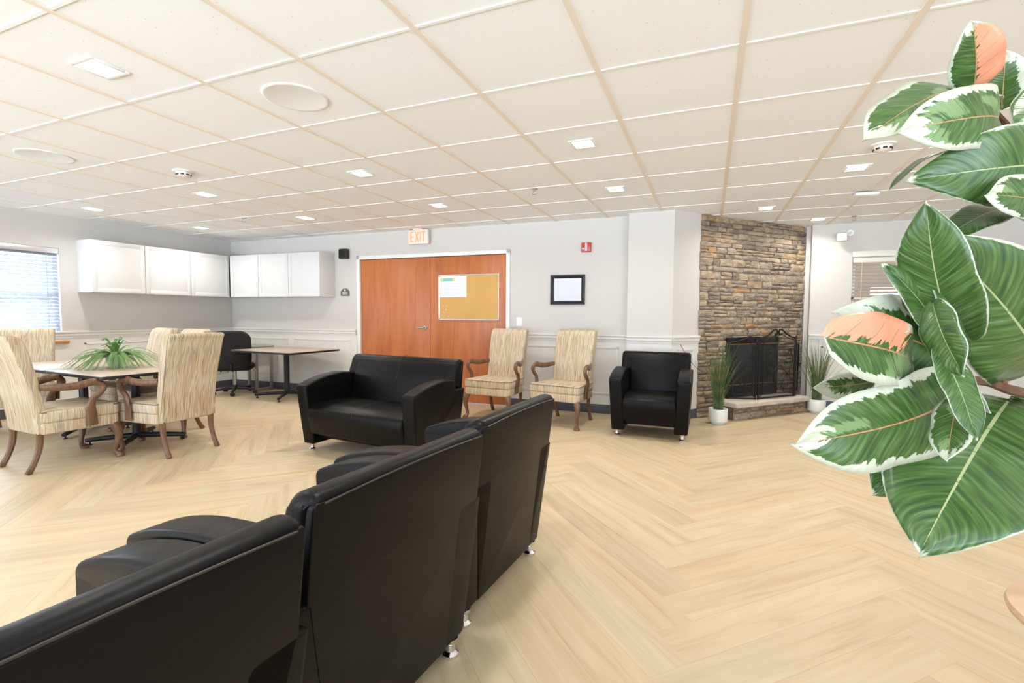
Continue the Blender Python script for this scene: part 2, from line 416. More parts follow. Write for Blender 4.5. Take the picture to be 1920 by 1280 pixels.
def frame_mould(m_, A, x0, x1, z0=.24, z1=.845, t=.026):
    for a, b_ in (((x0, -.012, z0), (x1, 0, z0+t)), ((x0, -.012, z1-t), (x1, 0, z1)), ((x0, -.012, z0), (x0+t, 0, z1)), ((x1-t, -.012, z0), (x1, 0, z1))):
        m_.box(a, b_, .004, A)
def panelled(P0, P1, n, frames, nm):
    m_ = MB(); A, L = rail_pieces(m_, P0, P1)
    m_.box((0, -.004, .115), (L, .0, RZ-.04), 0, A) ; 
    for a, b_ in frames: frame_mould(m_, A, a, b_)
    o = struct(m_.build(f'trim_{n}', M['wains']))
    m_ = MB(); m_.box((0, -.010, 0), (L, 0, .115), .003, A); struct(m_.build(nm, M['baseboard']))
DX0, DX1 = -4.876, -2.52      # door opening on the back wall
panelled((XL, -3.2), (XL, 5.77), 3, [(.2, 1.6), (1.75, 3.1), (3.3, 4.6), (4.75, 5.5), (6.85, 7.85), (7.95, 8.85)], 'baseboard_left')
panelled((XL+.01, wy(XL)-.001), (DX0-.075, wy(DX0-.075)-.001), 4, [(.15, 1.2), (1.32, 2.42)], 'baseboard_back')
panelled((DX1+.075, wy(DX1+.075)-.001), (-.905, wy(-.905)-.001), 5, [(.1, 1.42)], 'baseboard_back')
CY = 5.84
panelled((-.905, CY), (-.39, CY), 6, [], 'baseboard_column')
panelled((-.39, CY), (FA.x, FA.y), 7, [(.09, .37)], 'baseboard_corner')
panelled((1.24, YR), (6.2, YR), 8, [(.15, 1.5), (1.65, 3.0)], 'baseboard_right')

# back wall in its own frame
m_ = MB(); xl = XL-.2
m_.box((xl, 0, 0), (DX0-.02, .14, CEIL)); m_.box((DX1+.02, 0, 0), (-.6, .14, CEIL)); m_.box((DX0-.02, 0, 2.05), (DX1+.02, .14, CEIL))
onwall(struct(m_.build('wall_back', M['wall'])))
m_ = MB()
m_._add([Vector(p) for p in [(-.905, 6.1, 0), (-.905, CY, 0), (-.39, CY, 0), (FA.x, FA.y, 0), (-.3, 6.6, 0), (-.905, 6.6, 0)]] + [Vector(p) for p in [(-.905, 6.1, CEIL), (-.905, CY, CEIL), (-.39, CY, CEIL), (FA.x, FA.y, CEIL), (-.3, 6.6, CEIL), (-.905, 6.6, CEIL)]],
    [[0, 1, 7, 6], [1, 2, 8, 7], [2, 3, 9, 8], [3, 4, 10, 9], [4, 5, 11, 10], [5, 0, 6, 11], [6, 7, 8, 9, 10, 11]], False)
struct(m_.build('wall_column', M['wall']))
# right wall with two windows, room beyond
W2 = (1.70, 2.72, .95, 2.0); W3 = (3.10, 4.3, .95, 1.99)
m_ = MB(); y0, y1 = YR, YR+.14
m_.box((1.24, y0, 0), (W2[0], y1, CEIL)); m_.box((W2[1], y0, 0), (W3[0], y1, CEIL)); m_.box((W3[1], y0, 0), (6.3, y1, CEIL))
for W_ in (W2, W3): m_.box((W_[0], y0, 0), (W_[1], y1, W_[2])); m_.box((W_[0], y0, W_[3]), (W_[1], y1, CEIL))
m_.box((1.19, YR+.10, 0), (1.26, YR+.5, CEIL))
struct(m_.build('wall_right', M['wall']))
# room beyond the right wall: back wall with a bright window
m_ = MB(); yb = 9.6
m_.box((1.2, yb, 0), (2.45, yb+.1, 2.5)); m_.box((3.1, yb, 0), (6.3, yb+.1, 2.5)); m_.box((2.45, yb, 0), (3.1, yb+.1, .9)); m_.box((2.45, yb, 1.72), (3.1, yb+.1, 2.5))
m_.box((1.1, YR+.14, 0), (1.2, yb+.1, 2.5)); m_.box((1.1, YR+.14, CEIL), (6.3, yb+.1, 2.55)); m_.box((1.1, YR+.14, -.1), (6.3, yb+.1, -.005))
struct(m_.build('wall_beyond', M['wall']))
def arealight(name, loc, size, power, col, rotm=None, parent=None):
    l = bpy.data.lights.new(name, 'AREA'); l.shape = 'RECTANGLE' if isinstance(size, tuple) else 'SQUARE'
    if isinstance(size, tuple): l.size, l.size_y = size
    else: l.size = size
    l.energy = power; l.color = col; o = bpy.data.objects.new(name, l); C.objects.link(o); o.location = loc
    if rotm: o.rotation_euler = rotm
    if parent: o.parent = parent
    return o

m_ = MB(); m_.box((6.2, -3.2, 0), (6.34, 7.6, CEIL)); struct(m_.build('wall_east', M['wall']))
# windows
def window(n, A, w, z0, z1, casing=True):
    """A: frame with x along the wall, -y into the room; opening 0..w"""
    root = bpy.data.objects.new(f'window_{n}', None); C.objects.link(root); root.matrix_world = A; struct(root)
    m_ = MB(); t = .045; ya, yb = .05, .10
    m_.box((0, ya, z0), (t, yb, z1), .004); m_.box((w-t, ya, z0), (w, yb, z1), .004); m_.box((0, ya, z0), (w, yb, z0+t), .004); m_.box((0, ya, z1-t), (w, yb, z1), .004)
    m_.box((0, ya, (z0+z1)/2-.02), (w, yb, (z0+z1)/2+.02), .004)
    m_.build('window_frame', M['white'], root)
    m_ = MB(); m_.box((t, .072, z0+t), (w-t, .078, z1-t)); m_.build('pane', M['glass'], root)
    return root
def blind(label, A, w, z0, z1, mat, tilt, drop=1.0, step=.042, rail=M['white']):
    root = bpy.data.objects.new('window_blind', None); C.objects.link(root); root.matrix_world = A
    tag(root, label, 'window blind')
    m_ = MB(); m_.box((.006, -.012, z1-.07), (w-.006, .045, z1-.003), .005); m_.build('headrail', rail, root)
    m_ = MB(); z = z1-.085; zb = z0+.02+(1-drop)*(z1-z0)
    while z > zb+.03:
        Tm = Matrix.Translation((w/2, .018, z)) @ Matrix.Rotation(R(tilt), 4, 'X'); m_.box((-w/2+.014, -.024, -.0015), (w/2-.014, .024, .0015), 0, Tm); z -= step
    m_.build('slats', mat, root)
    m_ = MB(); m_.box((.012, 0, zb), (w-.012, .038, zb+.022), .004); m_.build('bottom_rail', mat, root)
    for f in (.1, .9): m_ = MB(); m_.tube([(w*f, -.008, z1-.05), (w*f, -.008, zb+.01)], .0035, 6); m_.build('ladder_tape', mat, root)
    return root
AL = Matrix.Translation((XL, WY0, 0)) @ Matrix.Rotation(R(90), 4, 'Z')    # local x -> +Y ; local y -> -X (outwards)
window(1, AL, WY1-WY0, WZ0, WZ1)
blind('white slatted blind with grey headrail covering the bright left wall window', AL, WY1-WY0, WZ0, WZ1, M['blind'], 42, rail=M['silver'])
m_ = MB(); m_.box((XL-.05, WY0-.04, WZ0-.032), (XL+.045, WY1+.055, WZ0), .006); struct(m_.build('trim_9', M['sill']))
A2 = Matrix.Translation((W2[0], YR, 0)); window(2, A2, W2[1]-W2[0], W2[2], W2[3])
blind('beige slatted blind half open on the window right of the fireplace', A2, W2[1]-W2[0], W2[2], W2[3], M['blindtan'], -32, step=.046, rail=M['offwhite'])
A3 = Matrix.Translation((W3[0], YR, 0)); window(3, A3, W3[1]-W3[0], W3[2], W3[3])
blind('beige slatted blind on the far right window behind the rubber plant', A3, W3[1]-W3[0], W3[2], W3[3], M['blindtan'], -32, step=.046, rail=M['offwhite'])
for k, W_ in enumerate((W2, W3)):
    m_ = MB(); m_.box((W_[0]-.01, YR-.03, W_[3]), (W_[1]+.01, YR, W_[3]+.075), .004); struct(m_.build(f'trim_{10+k}', M['offwhite']))

# daylight arriving through the left window
arealight('window_daylight', (XL-.25, (WY0+WY1)/2, (WZ0+WZ1)/2), (1.2, 1.1), 70, (.66, .82, 1), (0, R(-90), 0))

# double door
dr = bpy.data.objects.new('door_1', None); C.objects.link(dr); onwall(dr); struct(dr)
m_ = MB(); fw = .055
m_.box((DX0-fw, -.022, 0), (DX0, .10, 2.05+fw), .005); m_.box((DX1, -.022, 0), (DX1+fw, .10, 2.05+fw), .005); m_.box((DX0-fw, -.022, 2.05), (DX1+fw, .10, 2.05+fw), .005)
m_.build('door_frame', M['trim'], dr)
xm = -3.69
for a, b_ in ((DX0+.004, xm-.003), (xm+.003, DX1-.004)):
    m_ = MB(); m_.box((a, .012, .008), (b_, .056, 2.045), .002); m_.build('door_leaf', M['door'], dr)
m_ = MB(); Rx = Matrix.Translation((-3.775, .012, 1.045)) @ Matrix.Rotation(R(90), 4, 'X')
m_.lathe([(.0, .016), (.030, .014), (.034, .006), (.034, 0)], n=20, mat=Rx); m_.lathe([(.011, .055), (.011, .01)], n=12, mat=Rx)
m_.tube([(-3.775, -.040, 1.045), (-3.80, -.046, 1.046), (-3.87, -.042, 1.044), (-3.895, -.034, 1.042)], [.011, .011, .009, .007], 10)
m_.build('door_handle', M['steel'], dr)
m_ = MB(); m_.box((-2.53, -.07, 0), (-2.50+.03, -.022, .0)); m_.bm.free()

# ------------------------------------------------------------ ceiling fixtures
def downlight(x, y, label):
    t = thing('ceiling_light', label, 'ceiling light', (x, y, CEIL), 0, 'square recessed ceiling lights')
    m_ = MB(); s, i_ = .088, .066
    for a, b_ in (((-s, -s, -.008), (s, -i_, .002)), ((-s, i_, -.008), (s, s, .002)), ((-s, -i_, -.008), (-i_, i_, .002)), ((i_, -i_, -.008), (s, i_, .002))): m_.box(a, b_, .002)
    m_.build('trim_ring', M['white'], t)
    m_ = MB(); m_.box((-i_, -i_, -.004), (i_, i_, -.001)); m_.build('diffuser', M['lamp'], t)
    l = bpy.data.lights.new('lamp_glow', 'AREA'); l.size = .13; l.energy = LAMP_W; l.color = LAMP_COL; l.spread = R(150)
    o = bpy.data.objects.new('lamp_glow', l); C.objects.link(o); o.parent = t; o.location = (0, 0, -.012)
    return t
for x, y, lb in [(-2.82, 1.485, 'largest square ceiling light at upper left, nearest above the camera'),
    (-6.67, 3.405, 'square ceiling light nearest the window wall, in front of the left cabinets'),
    (-4.76, 3.405, 'square ceiling light above the dining table area, left of centre'),
    (-2.79, 3.39, 'square ceiling light in the middle, above and before the wide black loveseat'),
    (-.85, 3.385, 'large square ceiling light near the picture centre, right of the round ceiling speakers'),
    (1.08, 3.39, 'square ceiling light hidden behind the upper leaves of the rubber plant'),
    (-6.675, 4.69, 'small square ceiling light close to the cabinet corner, farthest left of the far row'),
    (-4.72, 4.68, 'small square ceiling light above the black office chair and the rectangular table'),
    (-2.795, 4.685, 'small square ceiling light just before the exit sign'),
    (-.853, 4.686, 'square ceiling light above the wall armchairs and framed picture'),
    (1.077, 4.724, 'square ceiling light right of the fireplace, next to the white ceiling vent box'),
    (.558, 6.104, 'ceiling light shining on the left part of the stone fireplace'),
    (1.22, 7.0, 'ceiling light at the right end of the stone fireplace')]: downlight(x, y, lb)
for x, y, r in [(-4.76, -.5, 0), (-2.8, -1.2, 0), (-.85, -.5, 0), (1.1, .8, 0), (3.0, 3.4, 0), (3.0, 5.6, 0), (-6.67, 1.48, 0), (-.85, 1.3, 0)]:
    d_ = downlight(x, y, 'square recessed ceiling light outside the view'); d_['group'] = 'ceiling lights outside the view'
def disc(name, x, y, r, label):
    t = thing(name, label, 'ceiling speaker', (x, y, CEIL), 0, 'round ceiling speakers')
    m_ = MB(); m_.lathe([(r*.90, -.006), (r*.95, -.008), (r, -.004), (r, .0)], n=40); m_.build('rim', M['white'], t)
    m_ = MB(); m_.lathe([(0, -.0058), (r*.4, -.006), (r*.89, -.005), (r*.905, -.003)], n=40); m_.build('grille', M['white'], t)
disc('ceiling_speaker', -2.17, 2.09, .175, 'round white ceiling speaker nearest the camera, upper centre-left')
disc('ceiling_speaker', -4.78, 2.13, .175, 'round white ceiling speaker at the left edge near the window')
def smoke(x, y, label):
    t = thing('smoke_detector', label, 'smoke detector', (x, y, CEIL), 0, 'smoke detectors')
    m_ = MB(); m_.lathe([(.078, 0), (.078, -.010), (.070, -.014)], n=28); m_.build('base_plate', M['offwhite'], t)
    m_ = MB(); m_.lathe([(0, -.052), (.035, -.050), (.052, -.040), (.056, -.014)], n=28); m_.build('dome', M['offwhite'], t)
    m_ = MB()
    for k in range(8):
        a = k*PI/4; m_.box((.048, -.013, -.040), (.0575, .013, -.028), .002, Matrix.Rotation(a, 4, 'Z'))
    m_.build('vent_slot', M['black'], t)
smoke(-4.176, 2.79, 'white round smoke detector between the dining table ceiling lights')
smoke(1.10, 4.17, 'white round smoke detector beside the rubber plant leaves')
def sprinkler(x, y, label):
    t = thing('sprinkler_head', label, 'sprinkler', (x, y, CEIL), 0, 'ceiling sprinkler heads')
    m_ = MB(); m_.lathe([(.034, 0), (.030, -.008), (.012, -.010)], n=20); m_.build('escutcheon', M['steel'], t)
    m_ = MB(); m_.tube([(0, 0, -.005), (0, 0, -.02)], .010, 10); m_.tube([(-.012, 0, -.018), (-.014, 0, -.035), (0, 0, -.05)], .0035, 6); m_.tube([(.012, 0, -.018), (.014, 0, -.035), (0, 0, -.05)], .0035, 6); m_.lathe([(0, -.054), (.022, -.053), (.022, -.050), (0, -.049)], n=16)
    m_.build('deflector', M['steel'], t)
sprinkler(-1.58, 4.406, 'small metal ceiling sprinkler above the framed picture wall')
sprinkler(-5.466, 4.39, 'small metal ceiling sprinkler before the white corner cabinets')
sprinkler(1.582, 6.95, 'dark ceiling sprinkler right of the fireplace above the wall camera')
t = thing('ceiling_sensor', 'flat white box hanging under the ceiling grid by the right leaves', 'ceiling sensor', (1.375, 5.66, CEIL-.008), 8)
m_ = MB(); m_.box((-.10, -.045, -.030), (.10, .045, 0), .006); m_.build('housing', M['white'], t)
m_ = MB(); m_.box((-.10, -.047, -.006), (.10, .047, 0), .002); m_.build('mounting_plate', M['steel'], t)

# exit sign
t = thing('exit_sign', 'white exit sign with glowing orange red letters above the double door', 'exit sign', (0, 0, 0)); onwall(t)
ex0, ex1, ez0, ez1 = -3.99, -3.665, 2.225, 2.425
m_ = MB(); m_.box((ex0, -.085, ez0), (ex1, -.035, ez1), .008); m_.build('housing', M['offwhite'], t)
m_ = MB(); m_.box((ex0+.09, -.10, ez1-.002), (ex1-.09, 0, CEIL), .003); m_.box((ex0+.1, -.04, ez1-.10), (ex1-.1, 0, ez1-.02), .002); m_.build('canopy_bracket', M['offwhite'], t)
m_ = MB(); xa, za, zb_, st = ex0+.052, ez0+.03, ez0+.172, .015
def stroke(x0, z0, x1, z1, w_=st):
    d = Vector((x1-x0, z1-z0)).normalized(); q = Vector((-d.y, d.x))*w_/2
    m_._add([Vector((x0+q.x, -.0875, z0+q.y)), Vector((x0-q.x, -.0875, z0-q.y)), Vector((x1-q.x, -.0875, z1-q.y)), Vector((x1+q.x, -.0875, z1+q.y)),
             Vector((x0+q.x, -.084, z0+q.y)), Vector((x0-q.x, -.084, z0-q.y)), Vector((x1-q.x, -.084, z1-q.y)), Vector((x1+q.x, -.084, z1+q.y))],
            [[0, 1, 2, 3], [0, 1, 5, 4], [1, 2, 6, 5], [2, 3, 7, 6], [3, 0, 4, 7]], False)
zm = (za+zb_)/2; h2 = st/2
stroke(xa, za, xa, zb_); stroke(xa+h2, za+h2, xa+.045, za+h2); stroke(xa+h2, zm, xa+.038, zm); stroke(xa+h2, zb_-h2, xa+.045, zb_-h2)
stroke(xa+.072, za, xa+.122, zb_); stroke(xa+.122, za, xa+.072, zb_)
stroke(xa+.152, za, xa+.152, zb_)
stroke(xa+.202, za, xa+.202, zb_-st); stroke(xa+.173, zb_-h2, xa+.231, zb_-h2)
m_.build('exit_letters', M['exit'], t)
m_ = MB(); m_.box((ex1-.002, -.07, ez0+.02), (ex1+.003, -.055, ez0+.032)); m_.build('indicator_light', M['led'], t)
# wall speaker, plaque, picture, alarm, switch
t = thing('wall_speaker', 'small black speaker mounted on the wall left of the double door', 'speaker'); onwall(t)
m_ = MB(); m_.rprism(rpoly([(-5.205, -.10), (-5.06, -.10), (-5.06, -.02), (-5.205, -.02)], [.035, .035, .008, .008]), 2.065, 2.215, .008, 'z'); m_.build('housing', M['black'], t)
m_ = MB(); m_.box((-5.16, -.025, 2.10), (-5.10, 0, 2.18), .003); m_.build('mounting_bracket', M['black'], t)
m_ = MB(); m_.box((-5.19, -.104, 2.08), (-5.075, -.098, 2.19), .003); m_.build('grille', M['meshfab'], t)
t = thing('wall_plaque', 'small olive green arched room plaque between cabinets and door', 'plaque'); onwall(t)
px0, px1 = -5.235, -5.075
prof = [(px0, 1.512), (px1, 1.512), (px1, 1.585)]+[((px0+px1)/2+math.cos(a)*(px1-px0)/2*.80, 1.592+math.sin(a)*.034) for a in [k*PI/8 for k in range(9)]]+[(px0, 1.585)]
m_ = MB(); m_.rprism(prof, -.012, 0, .003, 'y'); m_.build('plate', M['sage'], t)
m_ = MB()
for k in range(5):
    a = k*2*PI/5+PI/2; m_.lathe([(0, .002), (.007, .0015), (.008, 0)], n=8, mat=Matrix.Translation(((px0+px1)/2+.009*math.cos(a), -.012, 1.598+.009*math.sin(a))) @ Matrix.Rotation(R(90), 4, 'X'))
m_.build('emblem', M['offwhite'], t)
m_ = MB()
for z in (1.565, 1.540):
    x = px0+.035
    for k in range(7):
        wd = .009; m_.box((x, -.0135, z-.006), (x+wd, -.011, z+.006), .001); x += .0125
m_.build('raised_lettering', M['offwhite'], t)
t = thing('picture_frame', 'black framed white certificate hanging above the wall armchairs', 'picture frame'); onwall(t)
a0, a1, c0, c1 = -1.902, -1.457, 1.372, 1.750
m_ = MB(); fw = .046
def framebar(m_, x0, x1, z0, z1, fw, d, y=0):
    vs = []; prof = [(0, 0), (0, -d), (.3, -d*.85), (.5, -d), (.75, -d*.6), (1, -d*.45), (1, 0)]
    cor = [(x0, z0, 1, 1), (x1, z0, -1, 1), (x1, z1, -1, -1), (x0, z1, 1, -1)]; k = len(prof)
    for cx, cz, sx_, sz_ in cor:
        for p, yy in prof: vs.append(Vector((cx+sx_*p*fw, y+yy, cz+sz_*p*fw)))
    fs = []
    for i in range(4):
        for j in range(k-1): fs.append([i*k+j, i*k+j+1, ((i+1) % 4)*k+j+1, ((i+1) % 4)*k+j])
    m_._add(vs, fs, False)
framebar(m_, a0, a1, c0, c1, fw, .03); m_.build('frame', M['blackmetal'], t)
m_ = MB(); m_.box((a0+fw*.9, -.012, c0+fw*.9), (a1-fw*.9, -.009, c1-fw*.9)); m_.build('certificate', M['paper'], t)
m_ = MB(); m_.box((a0+fw*.95, -.0145, c0+fw*.95), (a1-fw*.95, -.0135, c1-fw*.95)); m_.build('glass', M['glass'], t)
t = thing('fire_alarm', 'red wall fire alarm box above right of the framed picture', 'fire alarm'); onwall(t)
m_ = MB(); m_.box((-1.503, -.045, 2.025), (-1.385, 0, 2.143), .008); m_.build('housing', M['red'], t)
m_ = MB(); m_.box((-1.455, -.060, 2.035), (-1.425, -.044, 2.135), .006); m_.build('strobe_lens', M['greyink'], t)
m_ = MB(); m_.box((-1.493, -.048, 2.060), (-1.460, -.044, 2.072), .002); m_.build('white_strip', M['white'], t)
m_ = MB(); m_.lathe([(0, .003), (.008, .003), (.008, 0)], n=12, mat=Matrix.Translation((-1.474, -.045, 2.095)) @ Matrix.Rotation(R(90), 4, 'X')); m_.build('keyhole', M['black'], t)
t = thing('light_switch', 'white light switch plate on wall just right of the door frame', 'light switch'); onwall(t)
m_ = MB(); m_.box((-2.372, -.008, 1.085), (-2.29, 0, 1.205), .003); m_.build('plate', M['white'], t)
for x in (-2.352, -2.326):
    m_ = MB(); m_.box((x, -.013, 1.12), (x+.018, -.007, 1.17), .002); m_.build('rocker', M['white'], t)
t = thing('wall_camera', 'small beige surveillance camera high on wall right of fireplace', 'camera')
m_ = MB(); Tm = Matrix.Translation((1.545, YR-.14, 2.245)) @ Matrix.Rotation(R(-12), 4, 'Z')
m_.box((-.055, -.05, -.05), (.055, .05, .05), .018, Tm); m_.build('housing', M['offwhite'], t)
m_ = MB(); m_.tube([(1.57, YR-.12, 2.27), (1.61, YR-.07, 2.30), (1.66, YR-.02, 2.315)], .014, 8); m_.lathe([(0, .02), (.04, .016), (.045, 0)], n=20, mat=Matrix.Translation((1.66, YR, 2.315)) @ Matrix.Rotation(R(90), 4, 'X')); m_.build('bracket', M['white'], t)

# bulletin board on the right door leaf
t = thing('bulletin_board', 'cork bulletin board with silver frame on the right door leaf', 'bulletin board'); onwall(t)
b0, b1, e0, e1 = -3.535, -2.632, 1.170, 1.782; yd = .012
m_ = MB(); m_.box((b0, yd-.014, e0), (b1, yd-.001, e1)); m_.build('cork_panel', M['cork'], t)
m_ = MB(); framebar(m_, b0-.008, b1+.008, e0-.008, e1+.008, .022, .02, yd); m_.build('frame', M['silver'], t)
for x in (b0, b1):
    for z in (e0, e1): m_ = MB(); m_.box((x-.014, yd-.023, z-.014), (x+.014, yd-.002, z+.014), .005); m_.build('corner_cap', M['steel'], t)
t = thing('calendar_sheet', 'white printed calendar sheet with teal header pinned at board top left', 'calendar'); onwall(t)
m_ = MB(); m_.box((b0+.012, yd-.017, 1.478), (b0+.425, yd-.0145, 1.768)); m_.build('sheet', M['paper'], t)
m_ = MB(); m_.box((b0+.03, yd-.0185, 1.70), (b0+.235, yd-.0168, 1.742)); m_.build('header_banner', M['teal'], t)
m_ = MB(); m_.box((b0+.022, yd-.019, 1.705), (b0+.06, yd-.0183, 1.735)); m_.box((b0+.21, yd-.019, 1.70), (b0+.245, yd-.0183, 1.74)); m_.build('header_picture', M['yellow'], t)
m_ = MB()
for k in range(8): x = b0+.075+k*.036; m_.box((x, yd-.0175, 1.50), (x+.002, yd-.0168, 1.68))
for k in range(6): z = 1.50+k*.036; m_.box((b0+.075, yd-.0175, z), (b0+.329, yd-.0168, z+.002))
for k in range(7):
    for j in range(5):
        x = b0+.080+k*.036; z = 1.505+j*.036; m_.box((x, yd-.0174, z+.006), (x+.026, yd-.0168, z+.010)); m_.box((x, yd-.0174, z+.016), (x+.02, yd-.0168, z+.020))
m_.build('date_grid', M['greyink'], t)
pins = [(b0+.07, 1.358), (b0+.115, 1.358), (b0+.11, 1.30), (b0+.075, 1.272), (b0+.15, 1.21)]
for k, (x, z) in enumerate(pins):
    t = thing('push_pin', 'white push pin stuck in the lower left of the cork board', 'push pin', group='loose push pins low on the cork board'); onwall(t)
    m_ = MB(); Rx = Matrix.Translation((x, yd-.014, z)) @ Matrix.Rotation(R(90), 4, 'X'); m_.lathe([(0, .010), (.005, .009), (.003, .005), (.0045, 0)], n=10, mat=Rx); m_.build('head', M['white'], t)

# wall cabinets
def cabinet(A, w, d, z0, z1, label, group):
    t = bpy.data.objects.new('wall_cabinet', None); C.objects.link(t); t.matrix_world = A; tag(t, label, 'cabinet', group)
    m_ = MB(); m_.box((.0005, -d+.02, z0), (w-.0005, -.002, z1), .002); m_.build('body', M['cab'], t)
    g = .002; y = -d+.019; s = .055
    m_ = MB(); m_.box((g, y-.012, z0+g), (w-g, y, z1-g), .002)
    for a, b_ in (((g, y-.0165, z0+g), (g+s, y-.011, z1-g)), ((w-g-s, y-.0165, z0+g), (w-g, y-.011, z1-g)), ((g+s, y-.0165, z0+g), (w-g-s, y-.011, z0+g+s)), ((g+s, y-.0165, z1-g-s), (w-g-s, y-.011, z1-g))): m_.box(a, b_, .002)
    m_.build('door', M['cab'], t); return t
CZ0, CZ1 = 1.495, 2.155
for k, (ya, lb) in enumerate([(3.605, 'white wall cabinet nearest the window, left end of the left run'), (4.23, 'white wall cabinet in the middle of the left wall run'), (4.855, 'white wall cabinet of the left wall run beside the corner')]):
    cabinet(Matrix.Translation((XL, ya, 0)) @ Matrix.Rotation(R(90), 4, 'Z'), .621, .33, CZ0, CZ1, lb, 'white wall cabinets')
for k, (xa, lb) in enumerate([(-7.145, 'white wall cabinet of the back wall run beside the corner'), (-6.545, 'white wall cabinet in the middle of the back wall run'), (-5.945, 'white wall cabinet nearest the double door, right end of the back run')]):
    cabinet(BW @ Matrix.Translation((xa, 0, 0)), .597, .33, CZ0, CZ1, lb, 'white wall cabinets')
t = thing('corner_cabinet', 'white filler cabinet in the wall corner joining both cabinet runs', 'cabinet')
m_ = MB(); m_.box((XL+.003, 5.48, CZ0), (-7.155, 5.755, CZ1), .002); m_.build('body', M['cab'], t)
m_ = MB(); m_.box((-7.182, 5.480, CZ0), (-7.156, 5.50, CZ1), .002); m_.build('filler_strip', M['cab'], t)

# ------------------------------------------------------------ fireplace (local frame: x along the face, -y into the room)
FM = Matrix.Translation((FA.x, FA.y, 0)) @ Matrix.Rotation(R(FANG), 4, 'Z')
fp = thing('fireplace', 'floor to ceiling grey brown ledgestone fireplace with raised hearth', 'fireplace'); fp.matrix_world = FM
OX0, OX1, OZ1 = .45, 1.43, .965
random.seed(11)
def stones(m_, x0, x1, z0, z1, hole=None, depth=.05, hmin=.045, hmax=.10, side=False, yoff=0):
    sid = m_.bm.faces.layers.float.get('sid') or m_.bm.faces.layers.float.new('sid')
    z = z0
    while z < z1-.005:
        h = random.uniform(hmin, hmax)
        if z+h > z1-.02: h = z1-z
        x = x0-random.uniform(0, .02)
        while x < x1-.01:
            w = random.uniform(.10, .40) if h < .06 else random.uniform(.09, .30)
            if x+w > x1-.05: w = x1-x+random.uniform(-.012, .010)
            parts = [(z, h)]
            if h > .066 and random.random() < .3: f = random.uniform(.4, .6); parts = [(z, h*f), (z+h*f, h*(1-f))]
            for zz, hh in parts:
                xa, xb, za, zb = x+.004, x+w-.004, zz+.003, zz+hh-.003
                if hole and xb > hole[0] and xa < hole[1] and za < hole[2]:
                    if za > hole[2]-.02: za = hole[2]
                    elif xa < hole[0] and xb <= hole[1]: xb = hole[0]
                    elif xb > hole[1] and xa >= hole[0]: xa = hole[1]
                    elif zb > hole[2]+.01: za = hole[2]
                    else: continue
                    if xb-xa < .02 or zb-za < .01: continue
                t = bmesh.new(); bmesh.ops.create_cube(t, size=1); d = depth*random.uniform(.55, 1.15)
                for v in t.verts: v.co = Vector(((xa+xb)/2+v.co.x*(xb-xa), yoff-(d/2 if v.co.y < 0 else -.01)*2*abs(v.co.y)*1.0, (za+zb)/2+v.co.z*(zb-za)))
                cuts = max(1, int((xb-xa)/.03))
                ed = [e for e in t.edges if abs((e.verts[0].co-e.verts[1].co).x) > .01]
                bmesh.ops.subdivide_edges(t, edges=ed, cuts=cuts, use_grid_fill=True)
                ed = [e for e in t.edges if abs((e.verts[0].co-e.verts[1].co).z) > .01]
                bmesh.ops.subdivide_edges(t, edges=ed, cuts=2, use_grid_fill=True)
                seed = Vector((random.random()*50, random.random()*50, 0))
                fronty = min(v.co.y for v in t.verts)
                for v in t.verts:
                    if v.co.y < yoff-.002:
                        fx = min(v.co.x-xa, xb-v.co.x); fz = min(v.co.z-za, zb-v.co.z)
                        n3 = noise.noise_vector(Vector((v.co.x*14, v.co.z*20, 0))+seed)
                        v.co.y += n3.y*.016+(.010 if fz < .001 else 0)+(.008 if fx < .001 else 0)
                        v.co.z += n3.z*.006; v.co.x += n3.x*.006
                val = random.random(); t.verts.index_update(); V = [m_.bm.verts.new(v.co) for v in t.verts]
                for f in t.faces:
                    F = m_.bm.faces.new([V[v.index] for v in f.verts]); F.smooth = True; F[sid] = val
                t.free()
            x += w
        z += h
m_ = MB(); stones(m_, 0, FL_, 0, CEIL, (OX0, OX1, OZ1), yoff=0)
m_.build('stone_surround', M['stone'], fp)
m_ = MB()
m_.box((0.01, .012, 0), (OX0, .45, CEIL)); m_.box((OX1, .012, 0), (FL_-.01, .45, CEIL)); m_.box((OX0, .012, OZ1), (OX1, .45, CEIL)); m_.build('mortar_backing', M['mortar'], fp)
HX0, HX1, HD = .27, 1.55, .335
m_ = MB(); random.seed(5)
stones(m_, HX0+.02, HX1, 0, .155, None, .03, .06, .10, yoff=-HD+.03)
o = m_.build('hearth_stones', M['stone'], fp)
m_ = MB(); m_.box((HX0+.02, -HD+.025, 0), (HX1-.01, -.0, .155)); m_.build('hearth_core', M['stone'], fp)
m_ = MB()
pr_ = rpoly([(HX0-.015, -HD-.03), (HX1+.03, -HD-.03), (HX1+.04, -.03), (HX0-.03, -.03)], .02, 3)
m_.rprism(pr_, .155, .212, .010, 'z'); m_.build('hearth_slab', M['slab'], fp)
